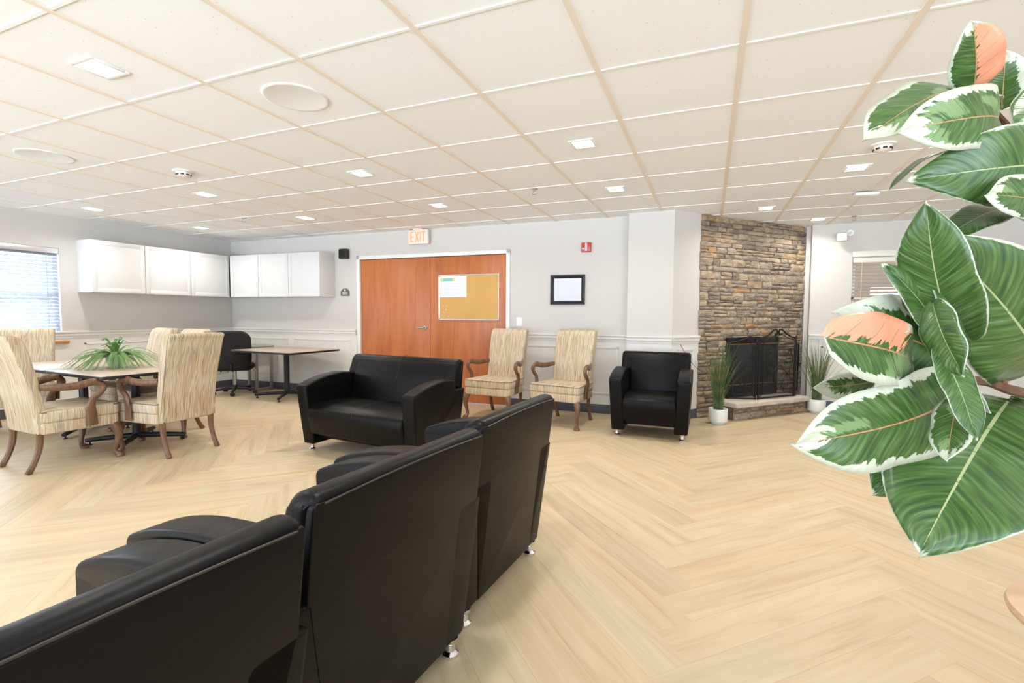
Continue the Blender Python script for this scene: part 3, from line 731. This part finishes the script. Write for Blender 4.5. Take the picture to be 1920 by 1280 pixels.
# firebox
m_ = MB()
m_.box((OX0, .02, .17), (OX1, .03+.35, .20)); m_.box((OX0, .36, .2), (OX1, .38, OZ1)); m_.box((OX0, .02, .2), (OX0+.012, .38, OZ1)); m_.box((OX1-.012, .02, .2), (OX1, .38, OZ1)); m_.box((OX0, .02, OZ1-.012), (OX1, .38, OZ1))
m_.build('firebox', M['black'], fp)
m_ = MB(); y = -.012
for a, b_ in (((OX0, y, .213), (OX0+.07, y+.03, OZ1)), ((OX1-.07, y, .213), (OX1, y+.03, OZ1)), ((OX0, y, OZ1-.075), (OX1, y+.03, OZ1)), ((OX0, y, .213), (OX1, y+.03, .36))): m_.box(a, b_, .004)
for k in range(4): m_.box((OX0+.1, y-.004, .235+k*.026), (OX1-.1, y+.002, .249+k*.026), .002)
ff = m_.build('black_surround', M['blackmetal'], fp)
m_ = MB(); m_.box((OX0+.02, y-.004, OZ1-.090), (OX1-.02, y, OZ1-.078), .002); m_.box((OX0+.06, y-.004, .362), (OX1-.06, y, .372), .002); m_.build('brass_strip', M['brass'], fp)
m_ = MB(); m_.box((OX0+.07, y+.012, .36), (OX1-.07, y+.016, OZ1-.09)); m_.build('glass_door', M['glass_dark'], fp)

# fireplace screen
fs_ = thing('fireplace_screen', 'black wrought iron three panel fire screen with scrollwork on the hearth', 'fire screen'); fs_.matrix_world = FM
def bar(m_, a, b_, s=.009): m_.tube([a, b_], s, 4)
def spiral(c, r, turns, a0=0, sgn=1, n=22): return [(c[0]+r*(1-i/n*.8)*math.cos(a0+sgn*turns*2*PI*i/n), c[1]+r*(1-i/n*.8)*math.sin(a0+sgn*turns*2*PI*i/n)) for i in range(n+1)]
def panel(name, P0, P1, top, arch):
    """panel standing between two floor points of the screen, z from .214"""
    P0, P1 = Vector(P0), Vector(P1); w = (P1-P0).length; d = (P1-P0).normalized(); zb = .226
    def q(x, z, o_=0): return (P0.x+d.x*x+d.y*o_, P0.y+d.y*x-d.x*o_, z)
    r0 = bpy.data.objects.new(name, None); C.objects.link(r0); r0.parent = fs_
    m_ = MB()
    m_.tube([q(.008, .213), q(.008, top)], .011, 8); m_.tube([q(w-.008, .213), q(w-.008, top if arch == 'center' else .97)], .011, 8)
    m_.tube([q(0, zb), q(w, zb)], .009, 8)
    i_ = .055
    m_.tube([q(i_, zb+.05, .028), q(w-i_, zb+.05, .028), q(w-i_, top-.03, .028)], .007, 6); m_.tube([q(i_, zb+.05, .028), q(i_, top-.03, .028)], .007, 6)
    for (x, z), (x2, z2) in (((0, zb), (i_, zb+.05)), ((w, zb), (w-i_, zb+.05)), ((0, top), (i_, top-.03)), ((w, top), (w-i_, top-.03))): m_.tube([q(x, z), q(x2, z2, .028)], .006, 6)
    m_.build('frame', M['iron'], r0)
    m_ = MB()
    if arch == 'center':
        for sgn in (-1, 1):
            cx = w/2; pts = [(w/2+sgn*(w/2-.008), top), (w/2+sgn*w*.36, top+.012), (w/2+sgn*w*.22, top+.055), (w/2+sgn*w*.12, top+.098), (w/2+sgn*w*.055, top+.105), (w/2+sgn*w*.018, top+.075), (w/2+sgn*w*.05, top+.035), (w/2+sgn*w*.085, top+.05)]
            m_.tube([q(x, z) for x, z in [tuple(v) for v in spline([Vector((x, z)) for x, z in pts], 5)]], .010, 6)
            pts = [(w/2+sgn*(w/2-.06), top-.03), (w/2+sgn*w*.28, top-.005), (w/2+sgn*w*.1, top+.03)]
            m_.tube([q(x, z, .02) for x, z in [tuple(v) for v in spline([Vector((x, z)) for x, z in pts], 5)]], .006, 6)
    else:
        pts = [(0, .90), (w*.3, .925), (w*.6, .96), (w-.09, .985), (w-.03, .96)]
        if arch == 'right': pts = [(w-x, z) for x, z in pts]
        m_.tube([q(x, z) for x, z in [tuple(v) for v in spline([Vector((x, z)) for x, z in pts], 5)]], .008, 6)
        cx = w-.075 if arch == 'left' else .075
        m_.tube([q(x, z) for x, z in spiral((cx, .925), .036, 1, PI/2)], .005, 6)
    m_.build('top_scroll', M['iron'], r0)
    m_ = MB(); h = top-zb
    for sgn in (-1, 1):
        X = lambda f: w/2+sgn*w*f
        for (fx, fz, r, a0, sg) in ((.13, .20, .050, PI*.5, 1), (.25, .40, .045, -PI*.5, -1), (.17, .58, .038, PI*.5, 1), (.27, .74, .045, -PI*.5, 1)):
            m_.tube([q(x, z, .03) for x, z in spiral((X(fx), zb+h*fz), r, 1.35, a0 if sgn > 0 else PI-a0, sg*sgn)], .0045, 5)
        m_.tube([q(x, z, .03) for x, z in [tuple(v) for v in spline([Vector((X(.02), zb+h*.12)), Vector((X(.12), zb+h*.3)), Vector((X(.30), zb+h*.48)), Vector((X(.36), zb+h*.62)), Vector((X(.28), zb+h*.82))], 5)]], .0045, 5)
        m_.tube([q(X(.02), zb+h*.55, .03), q(X(.36), zb+h*.28, .03)], .005, 5)
    m_.build('scrollwork', M['iron'], r0)
    m_ = MB(); m_._add([q(.01, zb, .002), q(w-.01, zb, .002), q(w-.01, top-.01, .002), q(.01, top-.01, .002)], [[0, 1, 2, 3]]); m_.build('mesh_screen', M['screenmesh'], r0)
panel('center_panel', (.735, -.255), (1.42, -.255), .965, 'center')
panel('side_panel', (.43, -.065), (.715, -.25), .90, 'left')
panel('side_panel', (1.44, -.25), (1.70, -.065), .90, 'right')

# potted grasses
def grass_pot(x, y, label, seed, n=170, hgt=.80):
    random.seed(seed)
    t = thing('potted_grass', label, 'potted plant', (x, y, 0), group='white potted grasses beside the fireplace')
    m_ = MB(); m_.lathe([(0, 0), (.072, 0), (.075, .003), (.077, .022), (.098, .030), (.102, .040), (.103, .175), (.101, .178), (.096, .175), (.095, .158), (0, .156)], n=36); m_.build('pot', M['pot'], t)
    m_ = MB()
    for k in range(n):
        a = random.uniform(0, 2*PI); r0 = random.uniform(0, .055); lean = random.gauss(0, 1)
        hh = hgt*random.uniform(.62, 1.05); sp = random.uniform(.02, .24)*(1.25 if random.random() < .2 else .8)
        dx, dy = math.cos(a), math.sin(a); b0_ = Vector((dx*r0, dy*r0, .155))
        pts = [b0_+Vector((dx*sp*f**1.8, dy*sp*f**1.8, hh*(f-.10*sp*f*f*3))) for f in (0, .25, .5, .75, 1)]
        m_.tube(pts, [.0022, .0022, .0018, .0014, .0005], 3, False)
    m_.build('grass_blades', M['grass'], t)
grass_pot(.125, 5.96, 'tall green potted grass in a white pot, left of the hearth', 3)
grass_pot(1.31, 7.16, 'tall potted grass in a white pot, right of the hearth by the wall', 4)
t = MB(); t.tube(spline([(-.30, 5.935, .90), (-.20, 6.02, .72), (-.10, 6.115, .60), (0.02, 6.17, .55)], 6), .003, 5)
tag(t.build('wall_cable', M['black']), 'thin dark cable hanging from the chair rail beside the fireplace', 'cable')

# ------------------------------------------------------------ leather club seats
def club(name, label, cat, W, loc, rot, group=None, seam=False):
    t = thing(name, label, cat, loc, rot, group); h = W/2; H = .845; T = .128
    def taper(v):
        k = (.62-v.z)/.62*.028; v.x -= (k if v.x > 0 else -k); return v
    armp = rpoly([(-.352, .072), (.240, .072), (.301, .585), (.165, .585), (.145, .672), (.02, .685), (-.15, .672), (-.30, .640), (-.412, .600)], [.012, .012, .012, .008, .03, .03, .1, .1, .028], 4)
    for s in (-1, 1):
        m_ = MB(); a, b_ = (h-T, h) if s > 0 else (-h, -h+T); m_.rprism(armp, a, b_, .016, 'x', 4, taper); ar = m_.build('arm', M['leather'], t)
    # back: wide upper cushion over a narrower lower panel
    hb = h-.028
    m_ = MB(); up = [(.289, .572), (.293, .60), (.320, .80), (.329, .826), (.316, .841), (.287, .847), (.250, .836), (.230, .808), (.206, .735), (.184, .69), (.176, .655), (.190, .612), (.238, .572)]
    m_.rprism(rpoly(up, .015, 2), -hb, hb, .030, 'x', 5, lambda v: Vector((v.x, v.y, v.z-.010*(v.x/hb)**2*(1 if v.z > .8 else 0))))
    bk = m_.build('backrest', M['leather'], t)
    m_ = MB(); hl = h-T-.004
    m_.rprism(rpoly([(.225, .075), (.262, .60), (.275, .70), (.26, .80), (.236, .806), (.204, .745), (.177, .69), (.160, .64), (.138, .55), (.115, .42), (.11, .075)], .006, 2), -hl, hl, .014, 'x', 3); m_.build('back_cushion', M['leather'], t)
    wt = hb-.004; T_ = rpoly([(-hl+.004, .072), (hl-.004, .072), (hl-.004, .574), (wt, .574), (wt, .826), (-wt, .826), (-wt, .574), (-hl+.004, .574)], [.012, .012, .018, .012, .012, .012, .012, .018], 3)
    m_ = MB(); m_.rprism(T_, -.030, 0, .007, 'y', 3, lambda v: Vector((v.x, v.y+.2425+.117*(v.z-.072), v.z-.010*(v.x/hb)**2*(1 if v.z > .8 else 0)))); m_.build('back_panel', M['leather'], t)
    m_ = MB(); m_.tube([(x, .3335, .822-.010*(x/hb)**2) for x in [-hb+.03+(2*hb-.06)*i/20 for i in range(21)]], .0026, 5)
    if seam:
        m_.tube([(0, .158, .64), (0, .202, .745), (0, .232, .805), (0, .253, .838), (0, .288, .848), (0, .315, .841)], .0022, 5)
    m_.build('piping', M['leather_rib'], bk)
    # seat
    hs = h-T-.006
    def crown(v):
        if v.z > .40: v.z += .012*(1-(v.x/hs)**2)
        return v
    m_ = MB(); sp = rpoly([(-.365, .165), (.13, .165), (.20, .42), (-.05, .44), (-.30, .435), (-.395, .40), (-.405, .33)], [.03, .01, .03, .1, .06, .04, .06], 4)
    m_.rprism(sp, -hs, hs, .022, 'x', 4, crown); se = m_.build('seat', M['leather'], t)
    if seam:
        m_ = MB(); m_.tube([(0, .10, .449), (0, -.05, .453), (0, -.28, .449), (0, -.365, .428), (0, -.397, .39), (0, -.400, .33), (0, -.376, .20)], .0022, 5); m_.build('seam', M['leather_rib'], se)
    m_ = MB(); m_.box((-hl, -.30, .13), (hl, .20, .17), .006); m_.build('base_rail', M['leather'], t)
    for x in (-h+.075, h-.075):
        for y in (-.30, .215):
            m_ = MB(); m_.lathe([(0, 0), (.026, 0), (.030, .006), (.030, .016), (.018, .026), (.016, .046), (.026, .058), (.028, .074)], (x, y, 0), 20); m_.build('foot', M['chrome'], t)
    return t
arm0 = club('club_armchair', 'black leather club armchair against the wall beside the fireplace', 'armchair', .785, (-.53, 5.24, 0), 0, 'black leather club seats')
club('loveseat', 'wide black leather two seat loveseat facing camera before the double door', 'sofa', 1.33, (-2.69, 3.545, 0), -5, 'black leather club seats', True)
dup(arm0, (-1.08, .372, 0), -95, 'black leather club armchair seen from behind, nearest at bottom left')
dup(arm0, (-1.075, 1.166, 0), -95, 'black leather club armchair seen from behind, middle of the row of three')
dup(arm0, (-1.062, 1.966, 0), -94, 'black leather club armchair seen from behind, farthest of the row of three')

# ------------------------------------------------------------ high-back striped armchairs
def highback(label, loc, rot):
    t = thing('highback_armchair', label, 'armchair', loc, rot, 'striped high back armchairs')
    # seat: boxed cushion on an upholstered rail, front a little wider
    def sh(v):
        f = (v.y+.30)/.55; v.x *= 1-.13*max(0, f); 
        if v.y < -.2: v.y -= .018*(1-(v.x/.3)**2)
        return v
    m_ = MB(); m_.rprism(rpoly([(-.31, -.265), (.31, -.265), (.31, .24), (-.31, .24)], [.05, .05, .03, .03], 5), .375, .468, .022, 'z', 4, lambda v: (lambda q: Vector((q.x, q.y, q.z+(.014*(1-(q.x/.32)**2)*(1-(q.y/.34)**2) if q.z > .44 else 0))))(sh(v)))
    se = m_.build('seat', M['stripe'], t)
    m_ = MB(); m_.rprism(rpoly([(-.305, -.26), (.305, -.26), (.305, .24), (-.305, .24)], [.05, .05, .03, .03], 5), .290, .378, .012, 'z', 3, sh); m_.build('seat_rail', M['stripe'], t)
    m_ = MB(); ring = [sh(Vector((*p, .462))) for p in rpoly([(-.31, -.265), (.31, -.265), (.31, .24), (-.31, .24)], [.05, .05, .03, .03], 5)]
    m_.tube(ring, .0045, 5); m_.build('welt', M['welt'], se)
    # back: leaning slab, slight crown and rolled top
    def bsh(v):
        v.x *= 1+.04*(v.z-.3); 
        if v.z > .98: v.z += .012*(1-(v.x/.26)**2)
        v.y -= .015*(1-(v.x/.26)**2)
        return v
    bp = rpoly([(.175, .30), (.262, .285), (.285, .50), (.33, .75), (.405, 1.0), (.425, 1.035), (.415, 1.055), (.375, 1.058), (.325, 1.035), (.30, .98), (.245, .75), (.205, .50)], .02, 3)
    m_ = MB(); m_.rprism(bp, -.240, .240, .022, 'x', 4, bsh); bk = m_.build('backrest', M['stripe'], t)
    for s in (-1, 1):
        m_ = MB()   # gooseneck arm
        pts = spline([(s*.235, .235, .655), (s*.275, .12, .645), (s*.300, .02, .650), (s*.315, -.06, .668), (s*.320, -.120, .655), (s*.322, -.140, .615), (s*.320, -.110, .570), (s*.318, -.065, .530), (s*.318, -.050, .48), (s*.310, -.055, .40), (s*.306, -.06, .315)], 5)
        rr = lerpl([(.024, .020), (.028, .019), (.031, .019), (.030, .020), (.024, .021), (.021, .021), (.021, .021), (.024, .019), (.032, .017), (.040, .016), (.042, .015)], len(pts))
        rr2 = []
        for i, p in enumerate(pts): rr2.append(rr[i])
        m_.tube(pts, [(b_, a) for a, b_ in rr2], 12, True, 1, (1, 0, 0)); m_.build('armrest', M['chairwood'], t)
        m_ = MB()   # cabriole front leg
        pts = spline([(s*.262, -.222, .30), (s*.282, -.245, .25), (s*.288, -.253, .19), (s*.276, -.240, .12), (s*.268, -.230, .06), (s*.276, -.245, .03), (s*.284, -.258, .016)], 4)
        m_.tube(pts, lerpl([.036, .036, .028, .020, .017, .024, .030], len(pts)), 12)
        m_.lathe([(0, 0), (.028, 0), (.034, .010), (.030, .026), (.012, .036)], (s*.284, -.260, 0), 16); m_.build('leg', M['chairwood'], t)
        m_ = MB()   # swept rear leg
        pts = spline([(s*.215, .235, .31), (s*.213, .240, .20), (s*.213, .270, .09), (s*.215, .315, 0.0)], 5)
        m_.tube(pts, lerpl([(.024, .026), (.022, .023), (.019, .020), (.022, .024)], len(pts)), 8, True, 1, (1, 0, 0)); m_.build('leg', M['chairwood'], t)
    return t
hb = highback('striped high back armchair at the table, seen from behind at its right end', (-4.52, 2.83, 0), -90)
for loc, rot_, lb in [((-4.96, 2.25, 0), 178, 'striped high back armchair on the near left side of the table, cut by the frame'),
    ((-5.98, 3.31, 0), -11, 'striped high back armchair behind the tables, left one of the far pair'),
    ((-5.28, 3.20, 0), -11, 'striped high back armchair behind the tables, right one of the far pair'),
    ((-6.62, 2.64, 0), 58, 'striped high back armchair in front of the blind window, at the left table end'),
    ((-2.37, 5.30, 0), -4, 'striped high back armchair against the wall, overlapping the right door leaf'),
    ((-1.52, 5.27, 0), -9, 'striped high back armchair against the wall, between picture and leather armchair')]:
    dup(hb, loc, rot_, lb)

# ------------------------------------------------------------ tables
def cafe_table(label, loc, rot, w, d, arm=.36, H=.71, ang=45):
    t = thing('pedestal_table', label, 'table', loc, rot, 'beige topped tables on black pedestals')
    m_ = MB(); m_.rprism(rpoly([(-w/2, -d/2), (w/2, -d/2), (w/2, d/2), (-w/2, d/2)], .03, 3), H-.030, H-.004, .003, 'z', 2); tp = m_.build('tabletop', M['blackmetal'], t)
    m_ = MB(); m_.rprism(rpoly([(-w/2+.004, -d/2+.004), (w/2-.004, -d/2+.004), (w/2-.004, d/2-.004), (-w/2+.004, d/2-.004)], .028, 3), H-.006, H, .002, 'z', 2); m_.build('laminate_top', M['tabletop'], tp)
    m_ = MB(); m_.tube([(0, 0, .06), (0, 0, H-.03)], .038, 20); m_.box((-.2, -.03, H-.05), (.2, .03, H-.03), .003); m_.box((-.03, -.2, H-.05), (.03, .2, H-.03), .003); m_.build('post', M['blackmetal'], t)
    for k in range(4):
        a = R(ang)+k*PI/2; m_ = MB(); c_, s_ = math.cos(a), math.sin(a)
        m_.tube([(c_*.02, s_*.02, .07), (c_*arm*.6, s_*arm*.6, .060), (c_*arm, s_*arm, .048)], [.026, .024, .020], 10)
        m_.lathe([(0, 0), (.018, 0), (.018, .010), (.007, .014), (.007, .04)], (c_*(arm-.03), s_*(arm-.03), 0), 14); m_.build('foot', M['blackmetal'], t)
    return t
cafe_table('square beige table with the fern on it, right one of the joined pair', (-5.03, 2.84, 0), -4, .98, .96, .40)
cafe_table('square beige table joined on the left, nearest the blind window', (-6.02, 2.91, 0), -4, .98, .96, .40)
cafe_table('rectangular beige table on black pedestal against back wall left of door', (-5.76, 5.28, 0), -2.5, 1.22, .90, .44, .71, 35)
# grey framed side desk behind the office chair
t = thing('metal_desk', 'narrow grey metal framed desk behind the office chair', 'desk', (-6.80, 5.56, 0), 2)
m_ = MB(); m_.box((-.28, -.17, .70), (.28, .17, .725), .003); m_.build('desktop', M['shelfgrey'], t)
for x in (-.24, .24):
    m_ = MB(); s = .018
    m_.box((x-s, -.16, 0), (x+s, -.16+2*s, .70), .003); m_.box((x-s, .16-2*s, 0), (x+s, .16, .70), .003); m_.box((x-s, -.16, .02), (x+s, .16, .02+2*s), .003); m_.build('leg_frame', M['steel'], t)
m_ = MB(); m_.box((-.24, -.015, .655), (.24, .015, .695), .003); m_.build('crossbar', M['steel'], t)
# office chair
t = thing('office_chair', 'black fabric swivel office chair at the rectangular table', 'office chair', (-6.74, 5.20, 0), 222)
m_ = MB()
for k in range(5):
    a = R(20)+k*2*PI/5; c_, s_ = math.cos(a), math.sin(a)
    m_.tube([(0, 0, .10), (c_*.16, s_*.16, .085), (c_*.29, s_*.29, .068)], [.030, .022, .016], 8)
m_.tube([(0, 0, .07), (0, 0, .14)], .035, 14); m_.build('star_base', M['black'], t)
for k in range(5):
    a = R(20)+k*2*PI/5; m_ = MB(); Tm = Matrix.Translation((math.cos(a)*.29, math.sin(a)*.29, .028)) @ Matrix.Rotation(a+.6, 4, 'Z') @ Matrix.Rotation(R(90), 4, 'Y')
    for z in (-.024, .006): m_.lathe([(0, z), (.024, z), (.028, z+.004), (.028, z+.014), (.024, z+.018), (0, z+.018)], n=16, mat=Tm)
    m_.build('caster', M['black'], t)
m_ = MB(); m_.tube([(0, 0, .13), (0, 0, .36)], .022, 12); m_.build('gas_cylinder', M['steel'], t)
m_ = MB(); m_.tube([(.03, 0, .37), (.18, -.10, .36), (.22, -.12, .335)], [.008, .008, .014], 8); m_.build('adjustment_lever', M['black'], t)
def puff(v): return v
m_ = MB(); m_.rprism(rpoly([(-.25, -.25), (.25, -.25), (.25, .23), (-.25, .23)], [.12, .12, .08, .08], 6), .37, .47, .04, 'z', 5); m_.build('seat', M['meshfab'], t)
m_ = MB(); m_.flat = False; bpx = rpoly([(-.20, .38), (.20, .38), (.27, .52), (.265, .90), (.17, .975), (-.17, .975), (-.265, .90), (-.27, .52)], [.05, .05, .08, .08, .08, .08, .08, .08], 5)
m_.rprism(bpx, .20, .30, .04, 'y', 5, lambda v: Vector((v.x, v.y+.10*(v.z-.5)-.5*v.x*v.x, v.z))); m_.build('backrest', M['meshfab'], t)
m_ = MB(); m_.tube([(0, .15, .37), (0, .27, .39), (0, .30, .50)], .018, 8); m_.build('back_bracket', M['black'], t)
# fern on the table
random.seed(21)
t = thing('potted_fern', 'green fern in a small pot standing on the joined tables', 'potted plant', (-5.28, 2.82, .71))
m_ = MB(); m_.lathe([(0, 0), (.055, 0), (.060, .004), (.085, .12), (.088, .125), (.082, .125), (.078, .11), (0, .108)], n=28); m_.build('pot', M['white'], t)
m_ = MB()
def frond(m_, a, L, up, droop, wdt):
    pts = []; n = 20
    for i in range(n+1):
        f = i/n; r = L*f; z = .10+up*math.sin(min(1, f*1.15)*PI*.62)-droop*f**2.2
        pts.append(Vector((math.cos(a)*r, math.sin(a)*r, max(z, .006))))
    m_.tube(pts, [.0022]*(n)+[.001], 3, False)
    for i in range(2, n+1):
        d = (pts[i]-pts[i-1]).normalized(); s = d.cross(Vector((0, 0, 1))).normalized(); f = i/n
        for k in (0, .5):
            p = pts[i-1].lerp(pts[i], k)
            for sg in (-1, 1):
                ll = wdt*(1-f)**.5*(1 if f > .2 else .6)+.006; tip = p+s*sg*ll+d*ll*.35+Vector((0, 0, -ll*.25))
                m_._add([p-d*.003, tip-d*.001, tip+d*.0015, p+d*.003], [[0, 1, 2, 3]])
for k in range(95):
    a = random.uniform(0, 2*PI); q = random.random()
    if q < .25: frond(m_, a, random.uniform(.06, .16), random.uniform(.10, .19), 0, .017)
    else: frond(m_, a, random.uniform(.20, .40), random.uniform(.04, .12), random.uniform(.10, .22), .019)
for a, L in ((R(200), .46), (R(225), .40), (R(-20), .44), (R(15), .42), (R(-5), .36), (R(180), .42)): frond(m_, a, L, .07, .17, .021)
m_.build('fronds', M['frond'], t)

# ------------------------------------------------------------ round side table and the rubber plant
t = thing('side_table', 'round tan wood side table cut by the lower right frame edge', 'side table', (.905, 1.455, 0))
m_ = MB(); m_.lathe([(0, .520), (.205, .520), (.220, .527), (.224, .537), (.220, .547), (.212, .550), (0, .550)], n=64); m_.build('tabletop', M['sidewood'], t)
for k in range(3):
    a = R(205)+k*2*PI/3; A = Matrix.Rotation(a, 4, 'Z'); m_ = MB()
    m_.rprism([(.10, .520), (.155, .520), (.20, 0), (.165, 0)], -.022, .022, .003, 'y', 2, lambda v: A @ v); m_.build('leg', M['sidewood'], t)
m_ = MB(); m_.lathe([(.10, .0), (.115, .01), (.10, .15), (.085, .52)], n=32); m_.build('pedestal', M['shelfgrey'], t)
LEAVES = [
((0.467,1.049,1.093),(0.279,0.810,0.917),0.104,'thin',12,0.12,0.10),
((0.357,0.941,1.121),(0.120,0.710,1.062),0.062,'wide',-25,0.10,0.08),
((0.131,0.702,1.205),(0.289,0.872,1.163),0.046,'pink',-20,0.10,0.10),
((0.353,0.962,1.165),(0.178,0.846,1.236),0.060,'cream',20,0.08,0.10),
((0.331,0.933,1.181),(0.232,0.835,1.306),0.027,'thin',50,0.08,0.25),
((0.350,0.920,1.194),(0.261,0.808,1.378),0.047,'thin',-20,0.10,0.12),
((0.501,1.066,1.147),(0.289,0.817,1.335),0.077,'thin',15,0.12,0.12),
((0.285,0.832,1.252),(0.296,0.766,1.157),0.026,'thin',35,0.05,0.35),
((0.283,0.806,1.191),(0.304,0.743,1.083),0.020,'thin',-35,0.05,0.30),
((0.326,0.842,1.128),(0.280,0.754,1.053),0.024,'wide',25,0.05,0.15),
((0.345,0.894,1.149),(0.335,0.801,1.110),0.010,'wide',30,0.10,0.30),
((0.402,1.064,1.058),(0.263,0.956,0.937),0.055,'thin',0,0.08,0.10),
((0.265,0.989,1.121),(0.162,0.904,1.114),0.023,'cream',-10,0.05,0.10),
((0.513,1.132,1.093),(0.552,1.096,0.927),0.065,'cream',0,0.08,0.10),
((0.442,1.134,1.615),(0.227,0.933,1.529),0.056,'wide',20,0.12,0.12),
((0.435,1.063,1.557),(0.275,0.909,1.515),0.049,'wide',-25,0.14,0.12),
((0.406,1.076,1.615),(0.366,0.977,1.685),0.038,'pinkhalf',25,0.08,0.10),
((0.498,1.201,1.620),(0.480,1.155,1.708),0.033,'cream',0,0.05,0.10),
((0.517,1.135,1.483),(0.310,0.941,1.449),0.067,'thin',-20,0.20,0.15),
((0.447,1.197,1.544),(0.289,1.063,1.467),0.013,'thin',55,0.10,0.15),
((0.510,1.063,1.400),(0.378,0.923,1.412),0.039,'wide',10,0.08,0.10),
((0.491,1.143,1.422),(0.345,0.993,1.359),0.029,'thin',15,0.08,0.10),
((0.522,1.101,1.604),(0.441,1.021,1.534),0.035,'thin',-15,0.08,0.10),
((0.609,1.229,1.326),(0.505,1.164,1.319),0.040,'thin',0,0.08,0.10),
((0.587,1.279,1.416),(0.614,1.241,1.496),0.046,'wide',0,0.08,0.10),
]
PX, PY = .935, 1.47
t = thing('rubber_plant', 'large variegated rubber plant reaching in from the right with pink flushed leaves', 'plant', (PX, PY, .55))
def loc_(p): return Vector(p)-Vector((PX, PY, .55))
m_ = MB(); m_.lathe([(0, 0), (.075, 0), (.08, .005), (.10, .19), (.103, .195), (.095, .195), (.092, .17), (0, .168)], n=32); m_.build('pot', M['pot'], t)
m_ = MB(); m_.lathe([(0, .172), (.09, .168)], n=24); m_.build('soil', M['soil'], t)
m_ = MB()
tr = [(PX, PY, .71), (.90, 1.44, .85), (.80, 1.375, 1.0), (.714, 1.32, 1.227), (.631, 1.263, 1.38), (.577, 1.225, 1.486), (.496, 1.153, 1.56), (.44, 1.111, 1.604)]
m_.tube([loc_(p) for p in spline(tr, 4)], lerpl([.014, .013, .012, .009, .008, .007, .006, .004], 29), 8)
br = [(.80, 1.375, 1.0), (.648, 1.251, 1.063), (.518, 1.113, 1.098), (.455, 1.034, 1.114), (.41, .984, 1.129), (.346, .905, 1.138), (.328, .886, 1.132)]
m_.tube([loc_(p) for p in spline(br, 4)], lerpl([.012, .011, .009, .008, .007, .006, .004], 25), 8)
m_.tube([loc_(p) for p in [(.455, 1.034, 1.114), (.437, 1.018, 1.149), (.40, .98, 1.17)]], [.006, .005, .003], 6)
m_.build('branches', M['bark'], t)
random.seed(31)
VIEW = Vector((-.36, -.93, .05)).normalized()
for (B_, T_, hw, sty, roll, curl, fold) in LEAVES:
    B_, T_ = Vector(B_), Vector(T_); d = T_-B_; L = d.length; d.normalize()
    s = d.cross(-VIEW).normalized(); s = Matrix.Rotation(R(roll), 3, d) @ s; n = s.cross(d).normalized()
    if n.dot(VIEW) < 0: n = -n; 
    bm = bmesh.new(); uvl = bm.loops.layers.uv.new('UVMap'); NU, NV = 10, 26; grid = []; ph = random.uniform(0, 6)
    for j in range(NV+1):
        v = j/NV; e_ = 3.0 if sty == 'wide' else 2.1
        wv = hw*(math.sin(PI*v**.8)**.5 if v < .6 else (math.sin(PI*.6**.8)**.5)*(1-((v-.6)/.4)**e_))
        row = []
        for i in range(-NU//2, NU//2+1):
            u = i/(NU/2)
            p = B_+d*(L*v)+s*(u*wv)
            p += n*(curl*L*(4*v*(1-v)-.6*v*v) + fold*hw*2*abs(u)*(.6) - fold*hw*.9*u*u + .035*hw*math.sin(v*15+ph+u*2)*abs(u)*2)
            row.append((bm.verts.new(loc_(p)), u, v))
        grid.append(row)
    for j in range(NV):
        for i in range(NU):
            q = [grid[j][i], grid[j][i+1], grid[j+1][i+1], grid[j+1][i]]
            try: f = bm.faces.new([x[0] for x in q])
            except ValueError: continue
            f.smooth = True
            for l_, x in zip(f.loops, q): l_[uvl].uv = (x[1], x[2])
    me = bpy.data.meshes.new('leaf'); bm.to_mesh(me); bm.free(); me.materials.append(M['leaf_'+sty]); me.materials.append(M['petiole'])
    o = bpy.data.objects.new('leaf', me); C.objects.link(o); o.parent = t
    if sty.startswith('pink'): o['label'] = 'leaf flushed salmon pink on one half'
    sm = o.modifiers.new('thick', 'SOLIDIFY'); sm.thickness = .0012
